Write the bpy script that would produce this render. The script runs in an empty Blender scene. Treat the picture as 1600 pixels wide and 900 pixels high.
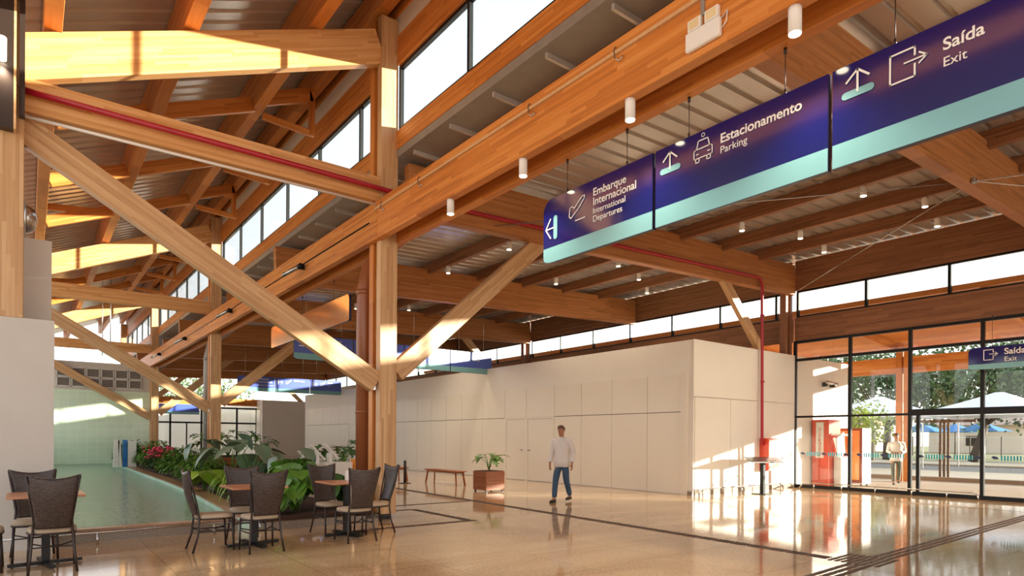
import bpy, bmesh, math, random
from mathutils import Vector, Matrix
random.seed(7)
SC = bpy.context.scene
COL = SC.collection
# ---------------------------------------------------------------- camera
TH, ROLL, FPX, EYE = 0.6559, math.radians(0.35), 982.0, 1.45
cam = bpy.data.cameras.new('camera'); camo = bpy.data.objects.new('camera', cam); COL.objects.link(camo)
fwd = Vector((math.sin(TH), math.cos(TH), 0)); rt = Vector((math.cos(TH), -math.sin(TH), 0)); up = Vector((0, 0, 1))
r2 = rt*math.cos(ROLL)+up*math.sin(ROLL); u2 = up*math.cos(ROLL)-rt*math.sin(ROLL)
camo.matrix_world = Matrix(((r2.x, u2.x, -fwd.x, 0), (r2.y, u2.y, -fwd.y, 0), (r2.z, u2.z, -fwd.z, EYE), (0, 0, 0, 1)))
cam.sensor_fit = 'HORIZONTAL'; cam.sensor_width = 36; cam.lens = 36*FPX/1600
cam.shift_y = 235.2/1600; cam.shift_x = 1.44/1600; cam.clip_end = 600; cam.clip_start = .05
SC.camera = camo
# ---------------------------------------------------------------- world, sun, exposure
SC.view_settings.view_transform = 'Standard'; SC.view_settings.look = 'None'; SC.view_settings.gamma = 1
SC.view_settings.use_curve_mapping = False
SC.view_settings.exposure = 0.2
W = bpy.data.worlds.new('sky'); SC.world = W; W.use_nodes = True
nt = W.node_tree; bg = nt.nodes['Background']
tc = nt.nodes.new('ShaderNodeTexCoord'); sep = nt.nodes.new('ShaderNodeSeparateXYZ'); nt.links.new(tc.outputs['Generated'], sep.inputs[0])
rp = nt.nodes.new('ShaderNodeValToRGB'); nt.links.new(sep.outputs[2], rp.inputs[0])
rp.color_ramp.elements[0].position = 0.0; rp.color_ramp.elements[0].color = (1.0, .93, .82, 1)
rp.color_ramp.elements[1].position = .75; rp.color_ramp.elements[1].color = (.50, .60, .72, 1)
e = rp.color_ramp.elements.new(.25); e.color = (.78, .82, .88, 1)
nt.links.new(rp.outputs[0], bg.inputs[0]); bg.inputs[1].default_value = 1.8
SUNV = Vector((-1, 1.1, -.19)).normalized()
sl = bpy.data.lights.new('sun', 'SUN'); sl.energy = 16.0; sl.color = (1, .93, .8); sl.angle = math.radians(.6)
so = bpy.data.objects.new('sun', sl); COL.objects.link(so); so.rotation_euler = SUNV.to_track_quat('-Z', 'Y').to_euler()

# ---------------------------------------------------------------- materials
def lin(c):
    c = c/255
    return c/12.92 if c <= .04045 else ((c+.055)/1.055)**2.4
def rgb(r, g, b): return (lin(r), lin(g), lin(b), 1)
def newmat(name):
    m = bpy.data.materials.new(name); m.use_nodes = True
    return m, m.node_tree, m.node_tree.nodes['Principled BSDF']
def N(t, typ, **k):
    n = t.nodes.new(typ)
    for a, b in k.items(): setattr(n, a, b)
    return n
def plain(name, col, rough=.5, metal=0, noise=.06, scale=6, emit=None, es=1, spec=.5, bump=0):
    m, t, b = newmat(name)
    b.inputs['Roughness'].default_value = rough; b.inputs['Metallic'].default_value = metal
    b.inputs['Specular IOR Level'].default_value = spec
    c = N(t, 'ShaderNodeTexCoord'); n = N(t, 'ShaderNodeTexNoise'); n.inputs['Scale'].default_value = scale; n.inputs['Detail'].default_value = 3
    t.links.new(c.outputs['Object'], n.inputs[0])
    r = N(t, 'ShaderNodeValToRGB')
    r.color_ramp.elements[0].position = .3; r.color_ramp.elements[1].position = .7
    r.color_ramp.elements[0].color = tuple(max(0, x*(1-noise)) for x in col[:3])+(1,)
    r.color_ramp.elements[1].color = tuple(min(1, x*(1+noise)) for x in col[:3])+(1,)
    t.links.new(n.outputs['Fac'], r.inputs[0]); t.links.new(r.outputs[0], b.inputs['Base Color'])
    if bump:
        bp = N(t, 'ShaderNodeBump'); bp.inputs['Strength'].default_value = bump
        t.links.new(n.outputs['Fac'], bp.inputs['Height']); t.links.new(bp.outputs[0], b.inputs['Normal'])
    if emit:
        b.inputs['Emission Color'].default_value = emit; b.inputs['Emission Strength'].default_value = es
    return m
def math_(t, op, a, b=None):
    n = N(t, 'ShaderNodeMath', operation=op)
    for i, v in enumerate((a, b)):
        if v is None: continue
        if isinstance(v, (int, float)): n.inputs[i].default_value = v
        else: t.links.new(v, n.inputs[i])
    return n.outputs[0]
def wood(name, dark, mid, light, lam=.042, rough=.42, axis='Z'):
    """glulam: laminations stacked along local Z (or Y), grain along local X"""
    m, t, b = newmat(name)
    b.inputs['Roughness'].default_value = rough; b.inputs['Specular IOR Level'].default_value = .35
    c = N(t, 'ShaderNodeTexCoord'); s = N(t, 'ShaderNodeSeparateXYZ'); t.links.new(c.outputs['Object'], s.inputs[0])
    oi = N(t, 'ShaderNodeObjectInfo')
    L = s.outputs['Z'] if axis == 'Z' else s.outputs['Y']
    row = math_(t, 'FLOOR', math_(t, 'DIVIDE', L, lam))
    wn0 = N(t, 'ShaderNodeTexWhiteNoise', noise_dimensions='2D'); cb0 = N(t, 'ShaderNodeCombineXYZ')
    t.links.new(row, cb0.inputs[0]); t.links.new(oi.outputs['Random'], cb0.inputs[1]); t.links.new(cb0.outputs[0], wn0.inputs['Vector'])
    seg = math_(t, 'FLOOR', math_(t, 'ADD', math_(t, 'DIVIDE', s.outputs['X'], 1.1), math_(t, 'MULTIPLY', wn0.outputs['Value'], 5)))
    cb = N(t, 'ShaderNodeCombineXYZ'); t.links.new(row, cb.inputs[0]); t.links.new(seg, cb.inputs[1]); t.links.new(oi.outputs['Random'], cb.inputs[2])
    wn = N(t, 'ShaderNodeTexWhiteNoise', noise_dimensions='3D'); t.links.new(cb.outputs[0], wn.inputs['Vector'])
    mp = N(t, 'ShaderNodeMapping'); mp.inputs['Scale'].default_value = (1.2, 26, 26); t.links.new(c.outputs['Object'], mp.inputs[0])
    ad = N(t, 'ShaderNodeVectorMath', operation='ADD'); t.links.new(mp.outputs[0], ad.inputs[0]); t.links.new(cb.outputs[0], ad.inputs[1])
    ns = N(t, 'ShaderNodeTexNoise'); ns.inputs['Scale'].default_value = 1.0; ns.inputs['Detail'].default_value = 4; t.links.new(ad.outputs[0], ns.inputs[0])
    f = math_(t, 'ADD', math_(t, 'ADD', math_(t, 'MULTIPLY', wn.outputs['Value'], .34), .1), math_(t, 'MULTIPLY', ns.outputs['Fac'], .5))
    r = N(t, 'ShaderNodeValToRGB'); e = r.color_ramp.elements
    e[0].position = .15; e[0].color = dark; e[1].position = .9; e[1].color = light
    x = e.new(.5); x.color = mid
    t.links.new(f, r.inputs[0]); t.links.new(r.outputs[0], b.inputs['Base Color'])
    return m
M = {}
M['wood'] = wood('glulam', rgb(158, 88, 36), rgb(204, 124, 54), rgb(228, 156, 84))
M['wood_chord'] = wood('glulam_chord', rgb(186, 124, 68), rgb(220, 160, 98), rgb(240, 192, 136))
M['wood_tie'] = wood('glulam_tie', rgb(140, 88, 48), rgb(178, 116, 66), rgb(202, 140, 86))  # darker glulam copy, puts the low light on the ties into the colour
M['wood_pale'] = wood('glulam_pale', rgb(172, 126, 84), rgb(202, 157, 110), rgb(226, 188, 142))
M['wood_dark'] = wood('glulam_dark', rgb(108, 70, 46), rgb(142, 94, 62), rgb(168, 116, 80))
M['teak'] = wood('teak', rgb(112, 56, 28), rgb(150, 84, 44), rgb(176, 108, 62), lam=.075)
M['deck'] = plain('metal_deck', rgb(206, 198, 190), rough=.25, metal=.45, noise=.04, scale=2)
M['gray'] = plain('gray_metal', rgb(150, 142, 132), rough=.45, metal=.2)
M['white'] = plain('white_wall', rgb(228, 218, 204), rough=.55, noise=.02, scale=1.5)
M['panel'] = plain('white_panel', rgb(226, 213, 194), rough=.28, noise=.015, scale=1)
M['groove'] = plain('groove', rgb(120, 105, 88), rough=.8)
M['plaster'] = plain('plaster', rgb(206, 196, 184), rough=.7, noise=.03, scale=2)
M['black'] = plain('black_metal', rgb(30, 28, 27), rough=.35, metal=.5)
M['steel_dark'] = plain('dark_brown_steel', rgb(52, 38, 32), rough=.35, metal=.2)
M['steel'] = plain('stainless_steel', rgb(190, 186, 180), rough=.25, metal=.95)
M['red'] = plain('red_paint', rgb(168, 24, 40), rough=.3)
M['whitep'] = plain('white_paint', rgb(236, 230, 222), rough=.35, noise=.01)
M['lampglow'] = plain('lamp_glow', (1, .9, .7, 1), emit=(1, .86, .62, 1), es=14)
M['bluesign'] = plain('blue_sign', rgb(14, 24, 96), rough=.08, noise=.05, scale=.8, spec=.8)
M['rowsign'] = plain('row_sign_blue', rgb(70, 92, 188), rough=.3, noise=.1, scale=.5, spec=.8)  # sign blue lightened to carry bright reflections in the colour
M['mirrorback'] = plain('glossy_sign_back', rgb(214, 172, 136), rough=.12, metal=.85, noise=.05)  # warm tint stands in for orange timber mirrored in the sign back
M['tealsign'] = plain('teal_stripe', rgb(124, 178, 182), rough=.2, noise=.02)
M['signtext'] = plain('sign_text', rgb(244, 238, 230), rough=.4, noise=0)
M['navyedge'] = plain('navy_edge', rgb(22, 24, 60), rough=.3)
M['teal'] = plain('teal_decal', rgb(30, 140, 150), rough=.4)
M['navy'] = plain('navy_decal', rgb(50, 60, 96), rough=.4)
M['seat'] = plain('beige_cushion', rgb(184, 160, 132), rough=.6)
M['rattan'] = None
M['atm_red'] = plain('atm_red', rgb(216, 74, 44), rough=.35)
M['cream'] = plain('cream_panel', rgb(232, 208, 160), rough=.4)
M['brownframe'] = plain('brown_frame', rgb(140, 66, 34), rough=.5)
M['orange_ad'] = plain('orange_poster', rgb(238, 160, 80), rough=.4, noise=.2, scale=2)
M['soil'] = plain('soil', rgb(70, 46, 32), rough=.95, noise=.3, scale=20, bump=.5)
M['bark'] = plain('bark', rgb(96, 82, 70), rough=.9, noise=.25, scale=9, bump=.5)
M['road'] = plain('road', rgb(118, 114, 116), rough=.9, noise=.08, scale=.4)
M['pave'] = plain('paving', rgb(186, 168, 146), rough=.8, noise=.06, scale=1)
M['grass'] = plain('dry_ground', rgb(150, 142, 96), rough=.95, noise=.2, scale=.6)
M['tent'] = plain('tent_fabric', rgb(240, 240, 240), rough=.6, noise=.01)
M['umb'] = plain('blue_fabric', rgb(90, 146, 206), rough=.7)
M['housewall'] = plain('pale_house', rgb(226, 206, 190), rough=.8)
M['skin'] = plain('skin', rgb(172, 118, 88), rough=.5, noise=.03)
M['hair'] = plain('hair', rgb(96, 66, 54), rough=.7)
M['shirt'] = plain('white_shirt', rgb(226, 214, 204), rough=.8, noise=.03, bump=.15)
M['jeans'] = plain('jeans', rgb(62, 84, 108), rough=.85, noise=.18, scale=14)
M['khaki'] = plain('grey_trousers', rgb(110, 108, 96), rough=.85, noise=.12)
M['shoe'] = plain('shoe', rgb(34, 28, 26), rough=.4)
M['orangecloth'] = plain('orange_cloth', rgb(236, 150, 50), rough=.7, noise=.1)
M['brownpipe'] = plain('brown_pipe', rgb(150, 88, 52), rough=.3, noise=.05)
M['louver'] = plain('louver', rgb(120, 108, 98), rough=.5)
for nme, c, ns in (('leaf_dark', (54, 96, 44), .25), ('leaf_mid', (92, 136, 46), .25), ('leaf_lime', (140, 176, 52), .2), ('leaf_gray', (112, 134, 106), .2), ('leaf_tree', (84, 108, 62), .35), ('leaf_yellow', (150, 164, 60), .3)):
    M[nme] = plain(nme, rgb(*c), rough=.35, noise=ns, scale=3)
M['flower'] = plain('pink_flower', rgb(214, 60, 84), rough=.5, noise=.3, scale=12)
M['artwhite'] = plain('art_white', rgb(238, 232, 218), rough=.4)
M['artblue'] = plain('art_blue', rgb(20, 110, 176), rough=.3, noise=.3, scale=5)
M['granite_rim'] = plain('granite_rim', rgb(176, 130, 98), rough=.25, noise=.2, scale=30)
M['granite_gray'] = plain('granite_gray', rgb(140, 122, 104), rough=.3, noise=.25, scale=40)
M['tactile'] = plain('tactile', rgb(96, 74, 60), rough=.6)

def mat_rattan():
    m, t, b = newmat('rattan')
    c = N(t, 'ShaderNodeTexCoord')
    br = N(t, 'ShaderNodeTexBrick'); mp = N(t, 'ShaderNodeMapping'); mp.inputs['Rotation'].default_value = (math.radians(90), 0, 0)
    t.links.new(c.outputs['Object'], mp.inputs[0]); t.links.new(mp.outputs[0], br.inputs[0])
    br.inputs['Scale'].default_value = 1; br.inputs['Brick Width'].default_value = .034; br.inputs['Row Height'].default_value = .014
    br.inputs['Mortar Size'].default_value = .003; br.inputs['Color1'].default_value = rgb(112, 92, 82); br.inputs['Color2'].default_value = rgb(84, 68, 60); br.inputs['Mortar'].default_value = rgb(24, 18, 16)
    t.links.new(br.outputs['Color'], b.inputs['Base Color']); b.inputs['Roughness'].default_value = .35
    bp = N(t, 'ShaderNodeBump'); bp.inputs['Strength'].default_value = .8; bp.inputs['Distance'].default_value = .004
    inv = math_(t, 'SUBTRACT', 1.0, br.outputs['Fac']); t.links.new(inv, bp.inputs['Height']); t.links.new(bp.outputs[0], b.inputs['Normal'])
    return m
M['rattan'] = mat_rattan()
def mat_floor():
    m, t, b = newmat('polished_granite')
    c = N(t, 'ShaderNodeTexCoord')
    n1 = N(t, 'ShaderNodeTexNoise'); n1.inputs['Scale'].default_value = 26; n1.inputs['Detail'].default_value = 6; n1.inputs['Roughness'].default_value = .7
    mp = N(t, 'ShaderNodeMapping'); mp.inputs['Scale'].default_value = (.35, 1, 1); mp.inputs['Rotation'].default_value = (0, 0, .5)
    n2 = N(t, 'ShaderNodeTexNoise'); n2.inputs['Scale'].default_value = .9; n2.inputs['Detail'].default_value = 5; n2.inputs['Distortion'].default_value = .8
    t.links.new(c.outputs['Object'], n1.inputs[0]); t.links.new(c.outputs['Object'], mp.inputs[0]); t.links.new(mp.outputs[0], n2.inputs[0])
    f = math_(t, 'ADD', math_(t, 'MULTIPLY', n1.outputs['Fac'], .5), math_(t, 'MULTIPLY', n2.outputs['Fac'], .5))
    r = N(t, 'ShaderNodeValToRGB'); e = r.color_ramp.elements
    e[0].position = .33; e[0].color = rgb(158, 116, 82); e[1].position = .66; e[1].color = rgb(226, 196, 156)
    x = e.new(.5); x.color = rgb(202, 166, 124)
    t.links.new(f, r.inputs[0])
    br = N(t, 'ShaderNodeTexBrick'); br.offset = .0; br.inputs['Scale'].default_value = 1; br.inputs['Brick Width'].default_value = 1.25; br.inputs['Row Height'].default_value = 1.25
    br.inputs['Mortar Size'].default_value = .004; br.inputs['Color1'].default_value = (1, 1, 1, 1); br.inputs['Color2'].default_value = (.9, .9, .9, 1); br.inputs['Mortar'].default_value = (.5, .42, .35, 1)
    t.links.new(c.outputs['Object'], br.inputs[0])
    mx = N(t, 'ShaderNodeMix', data_type='RGBA', blend_type='MULTIPLY'); mx.inputs[0].default_value = 1
    t.links.new(r.outputs[0], mx.inputs[6]); t.links.new(br.outputs['Color'], mx.inputs[7]); t.links.new(mx.outputs[2], b.inputs['Base Color'])
    b.inputs['Roughness'].default_value = .07; b.inputs['Specular IOR Level'].default_value = .75
    n3 = N(t, 'ShaderNodeTexNoise'); n3.inputs['Scale'].default_value = 1.2; bp = N(t, 'ShaderNodeBump'); bp.inputs['Strength'].default_value = .05; bp.inputs['Distance'].default_value = .02
    t.links.new(c.outputs['Object'], n3.inputs[0]); t.links.new(n3.outputs['Fac'], bp.inputs['Height']); t.links.new(bp.outputs[0], b.inputs['Normal'])
    return m
M['floor'] = mat_floor()
def mat_tile(name, c1, c2, mort, w=.28, h=.28, rot=(math.radians(90), 0, 0), rough=.15):
    m, t, b = newmat(name)
    c = N(t, 'ShaderNodeTexCoord'); mp = N(t, 'ShaderNodeMapping'); mp.inputs['Rotation'].default_value = rot
    br = N(t, 'ShaderNodeTexBrick'); br.offset = 0; br.inputs['Scale'].default_value = 1; br.inputs['Brick Width'].default_value = w; br.inputs['Row Height'].default_value = h
    br.inputs['Mortar Size'].default_value = .012; br.inputs['Color1'].default_value = c1; br.inputs['Color2'].default_value = c2; br.inputs['Mortar'].default_value = mort
    t.links.new(c.outputs['Object'], mp.inputs[0]); t.links.new(mp.outputs[0], br.inputs[0]); t.links.new(br.outputs['Color'], b.inputs['Base Color'])
    b.inputs['Roughness'].default_value = rough
    return m
M['tile'] = mat_tile('green_tile', rgb(216, 234, 202), rgb(208, 228, 196), rgb(230, 238, 216), w=.38, h=.3)
M['pooltile'] = mat_tile('pool_tile', rgb(206, 238, 216), rgb(198, 232, 210), rgb(220, 242, 228), rot=(0, 0, 0))
def schlick(t, f0, nrm=None):
    lw = N(t, 'ShaderNodeLayerWeight'); lw.inputs['Blend'].default_value = .5
    if nrm: t.links.new(nrm, lw.inputs['Normal'])
    return math_(t, 'ADD', math_(t, 'MULTIPLY', math_(t, 'POWER', lw.outputs['Facing'], 5), 1-f0), f0)
def mat_glass(name, tint=(1, 1, 1, 1), refl=1.0):
    m, t, b = newmat(name); t.nodes.remove(b); out = t.nodes['Material Output']
    tr = N(t, 'ShaderNodeBsdfTransparent'); tr.inputs[0].default_value = tint
    gl = N(t, 'ShaderNodeBsdfGlossy'); gl.inputs['Roughness'].default_value = .02
    f = math_(t, 'MULTIPLY', schlick(t, .04), refl); mx = N(t, 'ShaderNodeMixShader')
    t.links.new(f, mx.inputs[0]); t.links.new(tr.outputs[0], mx.inputs[1]); t.links.new(gl.outputs[0], mx.inputs[2]); t.links.new(mx.outputs[0], out.inputs[0])
    return m
M['glass'] = mat_glass('clear_glass', (.94, .97, .96, 1), .8)
def mat_water():
    m, t, b = newmat('water'); t.nodes.remove(b); out = t.nodes['Material Output']
    c = N(t, 'ShaderNodeTexCoord'); n = N(t, 'ShaderNodeTexNoise'); n.inputs['Scale'].default_value = 9; n.inputs['Detail'].default_value = 3; n.inputs['Distortion'].default_value = .8
    t.links.new(c.outputs['Object'], n.inputs[0])
    bp = N(t, 'ShaderNodeBump'); bp.inputs['Strength'].default_value = .9; bp.inputs['Distance'].default_value = .05; t.links.new(n.outputs['Fac'], bp.inputs['Height'])
    tr = N(t, 'ShaderNodeBsdfTransparent'); tr.inputs[0].default_value = (.93, .985, .955, 1)
    gl = N(t, 'ShaderNodeBsdfGlossy'); gl.inputs['Roughness'].default_value = .05; t.links.new(bp.outputs[0], gl.inputs['Normal'])
    mx = N(t, 'ShaderNodeMixShader'); t.links.new(schlick(t, .03, bp.outputs[0]), mx.inputs[0]); t.links.new(tr.outputs[0], mx.inputs[1]); t.links.new(gl.outputs[0], mx.inputs[2]); t.links.new(mx.outputs[0], out.inputs[0])
    return m
M['water'] = mat_water()

# ---------------------------------------------------------------- helpers
def tag(o, label=None, cat=None, group=None, kind=None):
    if label: o['label'] = label
    if cat: o['category'] = cat
    if group: o['group'] = group
    if kind: o['kind'] = kind
    return o
def struct(o): o['kind'] = 'structure'; return o
def empty(name, loc, rz=0, label=None, cat=None, group=None):
    o = bpy.data.objects.new(name, None); COL.objects.link(o); o.location = loc; o.rotation_euler = (0, 0, rz); o.empty_display_size = .1
    return tag(o, label, cat, group)
class MB:
    def __init__(s): s.v = []; s.f = []; s.smooth = []
    def add(s, vs, fs, sm=False):
        o = len(s.v); s.v += [tuple(v) for v in vs]; s.f += [tuple(o+i for i in f) for f in fs]; s.smooth += [sm]*len(fs); return s
    def box(s, x0, x1, y0, y1, z0, z1):
        vs = [(x0, y0, z0), (x1, y0, z0), (x1, y1, z0), (x0, y1, z0), (x0, y0, z1), (x1, y0, z1), (x1, y1, z1), (x0, y1, z1)]
        return s.add(vs, [(0, 3, 2, 1), (4, 5, 6, 7), (0, 1, 5, 4), (1, 2, 6, 5), (2, 3, 7, 6), (3, 0, 4, 7)])
    def beam(s, p0, p1, w, h, upv=(0, 0, 1)):
        p0, p1 = Vector(p0), Vector(p1); x = (p1-p0).normalized(); y = Vector(upv).cross(x)
        if y.length < 1e-4: y = Vector((0, 1, 0)).cross(x)
        y.normalize(); z = x.cross(y); vs = []
        for p in (p0, p1):
            for a, b in ((-1, -1), (1, -1), (1, 1), (-1, 1)): vs.append(p+y*(a*w/2)+z*(b*h/2))
        return s.add(vs, [(0, 3, 2, 1), (4, 5, 6, 7), (0, 1, 5, 4), (1, 2, 6, 5), (2, 3, 7, 6), (3, 0, 4, 7)])
    def tube(s, pts, r, n=8, caps=True):
        pts = [Vector(p) for p in pts]; rs = r if isinstance(r, (list, tuple)) else [r]*len(pts); rings = []
        ref = None
        for i, p in enumerate(pts):
            d = (pts[min(i+1, len(pts)-1)]-pts[max(i-1, 0)]).normalized()
            if ref is None: ref = Vector((0, 0, 1)) if abs(d.z) < .9 else Vector((1, 0, 0))
            a = d.cross(ref).normalized(); b = d.cross(a).normalized(); ref = a.cross(d).normalized() if True else ref
            rings.append([p+a*math.cos(2*math.pi*k/n)*rs[i]+b*math.sin(2*math.pi*k/n)*rs[i] for k in range(n)])
        vs = [v for rg in rings for v in rg]; fs = []
        for i in range(len(pts)-1):
            for k in range(n):
                k2 = (k+1) % n; fs.append((i*n+k, i*n+k2, (i+1)*n+k2, (i+1)*n+k))
        if caps: fs.append(tuple(range(n-1, -1, -1))); fs.append(tuple((len(pts)-1)*n+k for k in range(n)))
        return s.add(vs, fs, True)
    def lathe(s, prof, c=(0, 0, 0), n=20):
        vs = []; fs = []
        for (r, z) in prof:
            for k in range(n): vs.append((c[0]+r*math.cos(2*math.pi*k/n), c[1]+r*math.sin(2*math.pi*k/n), c[2]+z))
        for i in range(len(prof)-1):
            for k in range(n): k2 = (k+1) % n; fs.append((i*n+k, i*n+k2, (i+1)*n+k2, (i+1)*n+k))
        fs.append(tuple(range(n-1, -1, -1))); fs.append(tuple((len(prof)-1)*n+k for k in range(n)))
        return s.add(vs, fs, True)
    def prism(s, poly, z0, z1, tr=None):
        """polygon in (a,b) extruded; tr maps (a,b,c)->xyz"""
        tr = tr or (lambda a, b, c: (a, b, c)); n = len(poly)
        vs = [tr(a, b, z0) for a, b in poly]+[tr(a, b, z1) for a, b in poly]
        fs = [tuple(range(n-1, -1, -1)), tuple(range(n, 2*n))]+[(i, (i+1) % n, n+(i+1) % n, n+i) for i in range(n)]
        return s.add(vs, fs)
    def grid(s, fn, nu, nv, sm=True):
        vs = [fn(i/nu, j/nv) for i in range(nu+1) for j in range(nv+1)]
        fs = [(i*(nv+1)+j, (i+1)*(nv+1)+j, (i+1)*(nv+1)+j+1, i*(nv+1)+j+1) for i in range(nu) for j in range(nv)]
        return s.add(vs, fs, sm)
    def build(s, name, mat, parent=None, loc=(0, 0, 0), solid=0, bevel=0, rz=0):
        me = bpy.data.meshes.new(name); me.from_pydata(s.v, [], s.f); me.materials.append(mat)
        for p, q in zip(me.polygons, s.smooth): p.use_smooth = q
        bm = bmesh.new(); bm.from_mesh(me); bmesh.ops.recalc_face_normals(bm, faces=bm.faces)
        if bevel: bmesh.ops.bevel(bm, geom=bm.edges[:], offset=bevel, segments=1, affect='EDGES', profile=.5)
        bm.to_mesh(me); bm.free()
        o = bpy.data.objects.new(name, me); COL.objects.link(o); o.location = loc; o.rotation_euler = (0, 0, rz)
        if parent: o.parent = parent
        if solid:
            md = o.modifiers.new('thickness', 'SOLIDIFY'); md.thickness = solid; md.offset = 0
        return o
def member(name, p0, p1, w, h, mat, parent=None, label=None, cat='beam', group=None, upv=(0, 0, 1), bevel=.006):
    """straight timber, local X along its length, local Z its depth"""
    p0, p1 = Vector(p0), Vector(p1); x = (p1-p0).normalized(); y = Vector(upv).cross(x).normalized(); z = x.cross(y)
    b = MB().box(0, (p1-p0).length, -w/2, w/2, -h/2, h/2)
    o = b.build(name, mat, None, bevel=bevel)
    o.matrix_world = Matrix(((x.x, y.x, z.x, p0.x), (x.y, y.y, z.y, p0.y), (x.z, y.z, z.z, p0.z), (0, 0, 0, 1)))
    if parent:
        pm = Matrix.LocRotScale(parent.location, parent.rotation_euler, None)
        o.parent = parent; o.matrix_local = pm.inverted() @ o.matrix_world if False else pm.inverted() @ Matrix(((x.x, y.x, z.x, p0.x), (x.y, y.y, z.y, p0.y), (x.z, y.z, z.z, p0.z), (0, 0, 0, 1)))
    elif label: tag(o, label, cat, group)
    return o
def copy_tree(o, parent=None):
    c = o.copy(); COL.objects.link(c); c.parent = parent
    for ch in [x for x in bpy.data.objects if x.parent == o]: copy_tree(ch, c)
    return c
FONT = None
def text(name, body, size, origin, xa, ya, mat, parent, off=.002, align='LEFT', bold=0.0):
    cu = bpy.data.curves.new(name, 'FONT'); cu.body = body; cu.size = size; cu.align_x = align; cu.extrude = .002; cu.offset = bold
    tmp = bpy.data.objects.new('tmp', cu); COL.objects.link(tmp)
    bpy.context.view_layer.update()
    me = bpy.data.meshes.new_from_object(tmp.evaluated_get(bpy.context.evaluated_depsgraph_get()))
    bpy.data.objects.remove(tmp); me.name = name; me.materials.clear(); me.materials.append(mat)
    xa, ya = Vector(xa), Vector(ya); za = xa.cross(ya); p = Vector(origin)+za*off
    for v in me.vertices: q = p+xa*v.co.x+ya*v.co.y+za*v.co.z; v.co = q
    o = bpy.data.objects.new(name, me); COL.objects.link(o)
    if parent:
        o.parent = parent
        if not parent.parent: o.matrix_parent_inverse = Matrix.Translation(-parent.location)
    return o
def lines(mb, pts, w, origin, xa, ya, t=.004):
    """stroke polyline drawn as thin bars on a plane"""
    xa, ya = Vector(xa), Vector(ya); za = xa.cross(ya); o = Vector(origin)+za*t/2
    for a, b in zip(pts, pts[1:]):
        A = o+xa*a[0]+ya*a[1]; B = o+xa*b[0]+ya*b[1]; d = (B-A).normalized()*w*.45
        mb.beam(A-d, B+d, w, t, upv=za)
ORD = ['nearest', 'second', 'third', 'fourth', 'fifth', 'sixth', 'seventh', 'eighth', 'ninth', 'tenth', 'eleventh', 'twelfth', 'thirteenth', 'fourteenth']
def wb(mb, name, mat, parent=None, **k):
    """build from world coordinates; a child keeps its place under its parent"""
    o = mb.build(name, mat, parent, **k)
    if parent and not parent.parent: o.matrix_parent_inverse = Matrix.LocRotScale(parent.location, parent.rotation_euler, None).inverted()
    return o
# ================================================================ STRUCTURE
XC, XG, XW, YW = 5.0, 18.83, 13.7, 10.05
FR = [10.26, 23.13, 36.0, 48.9]
HB = [3.7, 10.13, 16.56, 23.0, 29.43, 35.87, 42.3, 48.74]
def tieb(x): return 5.25+.036*x            # underside of the right-hand tie beams
def deckr(x): return 6.35+.036*x
# floor
struct(wb(MB().box(-14, 18.9, -14, 62, -.3, 0), 'floor', M['floor']))
struct(wb(MB().box(18.9, 36, -60, 90, -.32, -.02), 'floor', M['pave']))
struct(wb(MB().box(36, 56, -60, 120, -.34, -.04), 'floor', M['road']))
struct(wb(MB().box(56, 200, -60, 200, -.34, -.03), 'floor', M['grass']))
# left corrugated roof
def chord(x): return 6.62+.412*x           # top line of the truss chords
mb = MB(); y = -10.0; prof = []
while y < 50:
    prof += [(y, 0), (y+.22, 0), (y+.25, .035), (y+.33, .035)]; y += .36
vs = []; fs = []
for x in (-1.6, 5.75):
    for (yy, dz) in prof: vs.append((x, yy, chord(x)+.84+dz))
n = len(prof)
for i in range(n-1): fs.append((i, i+1, n+i+1, n+i))
mb.add(vs, fs)
struct(wb(mb, 'ceiling', M['deck'], solid=.004))
mb = MB(); y = -9.9; prof = []
while y < 50:
    prof += [(y, 0), (y+.26, 0), (y+.28, .05), (y+.345, .05)]; y += .365
vs = []; fs = []
for x in (5.82, 19.5):
    for (yy, dz) in prof: vs.append((x, yy, deckr(x)+dz))
n = len(prof)
for i in range(n-1): fs.append((i, i+1, n+i+1, n+i))
mb.add(vs, fs)
struct(wb(mb, 'ceiling', M['deck'], solid=.004))
# roof purlins, left nave
for k, x in enumerate((.24, 1.88, 3.74)):
    zb = chord(x)+.02
    member('roof_purlin', (x, -9.5, zb+.39), (x, 49.3, zb+.39), .2, .74, M['wood'],
           label=('timber roof purlin running along the foot of the sloping metal roof', 'timber roof purlin running mid slope under the metal roof', 'timber roof purlin next below the ridge purlin')[k])
member('ridge_purlin', (4.94, -9.5, 9.2), (4.94, 49.3, 9.2), .22, .46, M['wood'], label='timber ridge purlin at the top of the sloping roof above the clerestory')
# quarter frames between the trusses
k = 0
for y0 in (10.26, 23.13):
    for j in (1, 2, 3):
        y = y0+ (j*3.26 if y0 < 11 else j*3.22)
        t = empty('roof_strut_frame', (4.9, y, 8), label='%s of the small timber strut frames hung between the roof purlins' % ORD[k].replace('nearest', 'nearest'), cat='roof strut', group=None); k += 1
        xs = (.34, 1.78, 1.98, 3.64, 3.84, 4.86)
        for a in (0, 2, 4):
            x0, x1 = xs[a], xs[a+1]
            member('joist', (x0, y, chord(x0)+.17+(0.1 if a == 4 else 0)), (x1, y, chord(x1)+.17+(.1 if a == 4 else 0)), .1, .28, M['wood'], t)
        member('strut', (.34, y, 7.32), (1.8, y, 7.47), .09, .16, M['wood'], t)
        member('strut', (3.84, y, 8.12), (4.84, y, 8.06), .09, .13, M['wood'], t)
        member('post', (4.87, y, 8.0), (4.87, y, 9.05), .1, .12, M['wood'], t, upv=(1, 0, 0))
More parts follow.
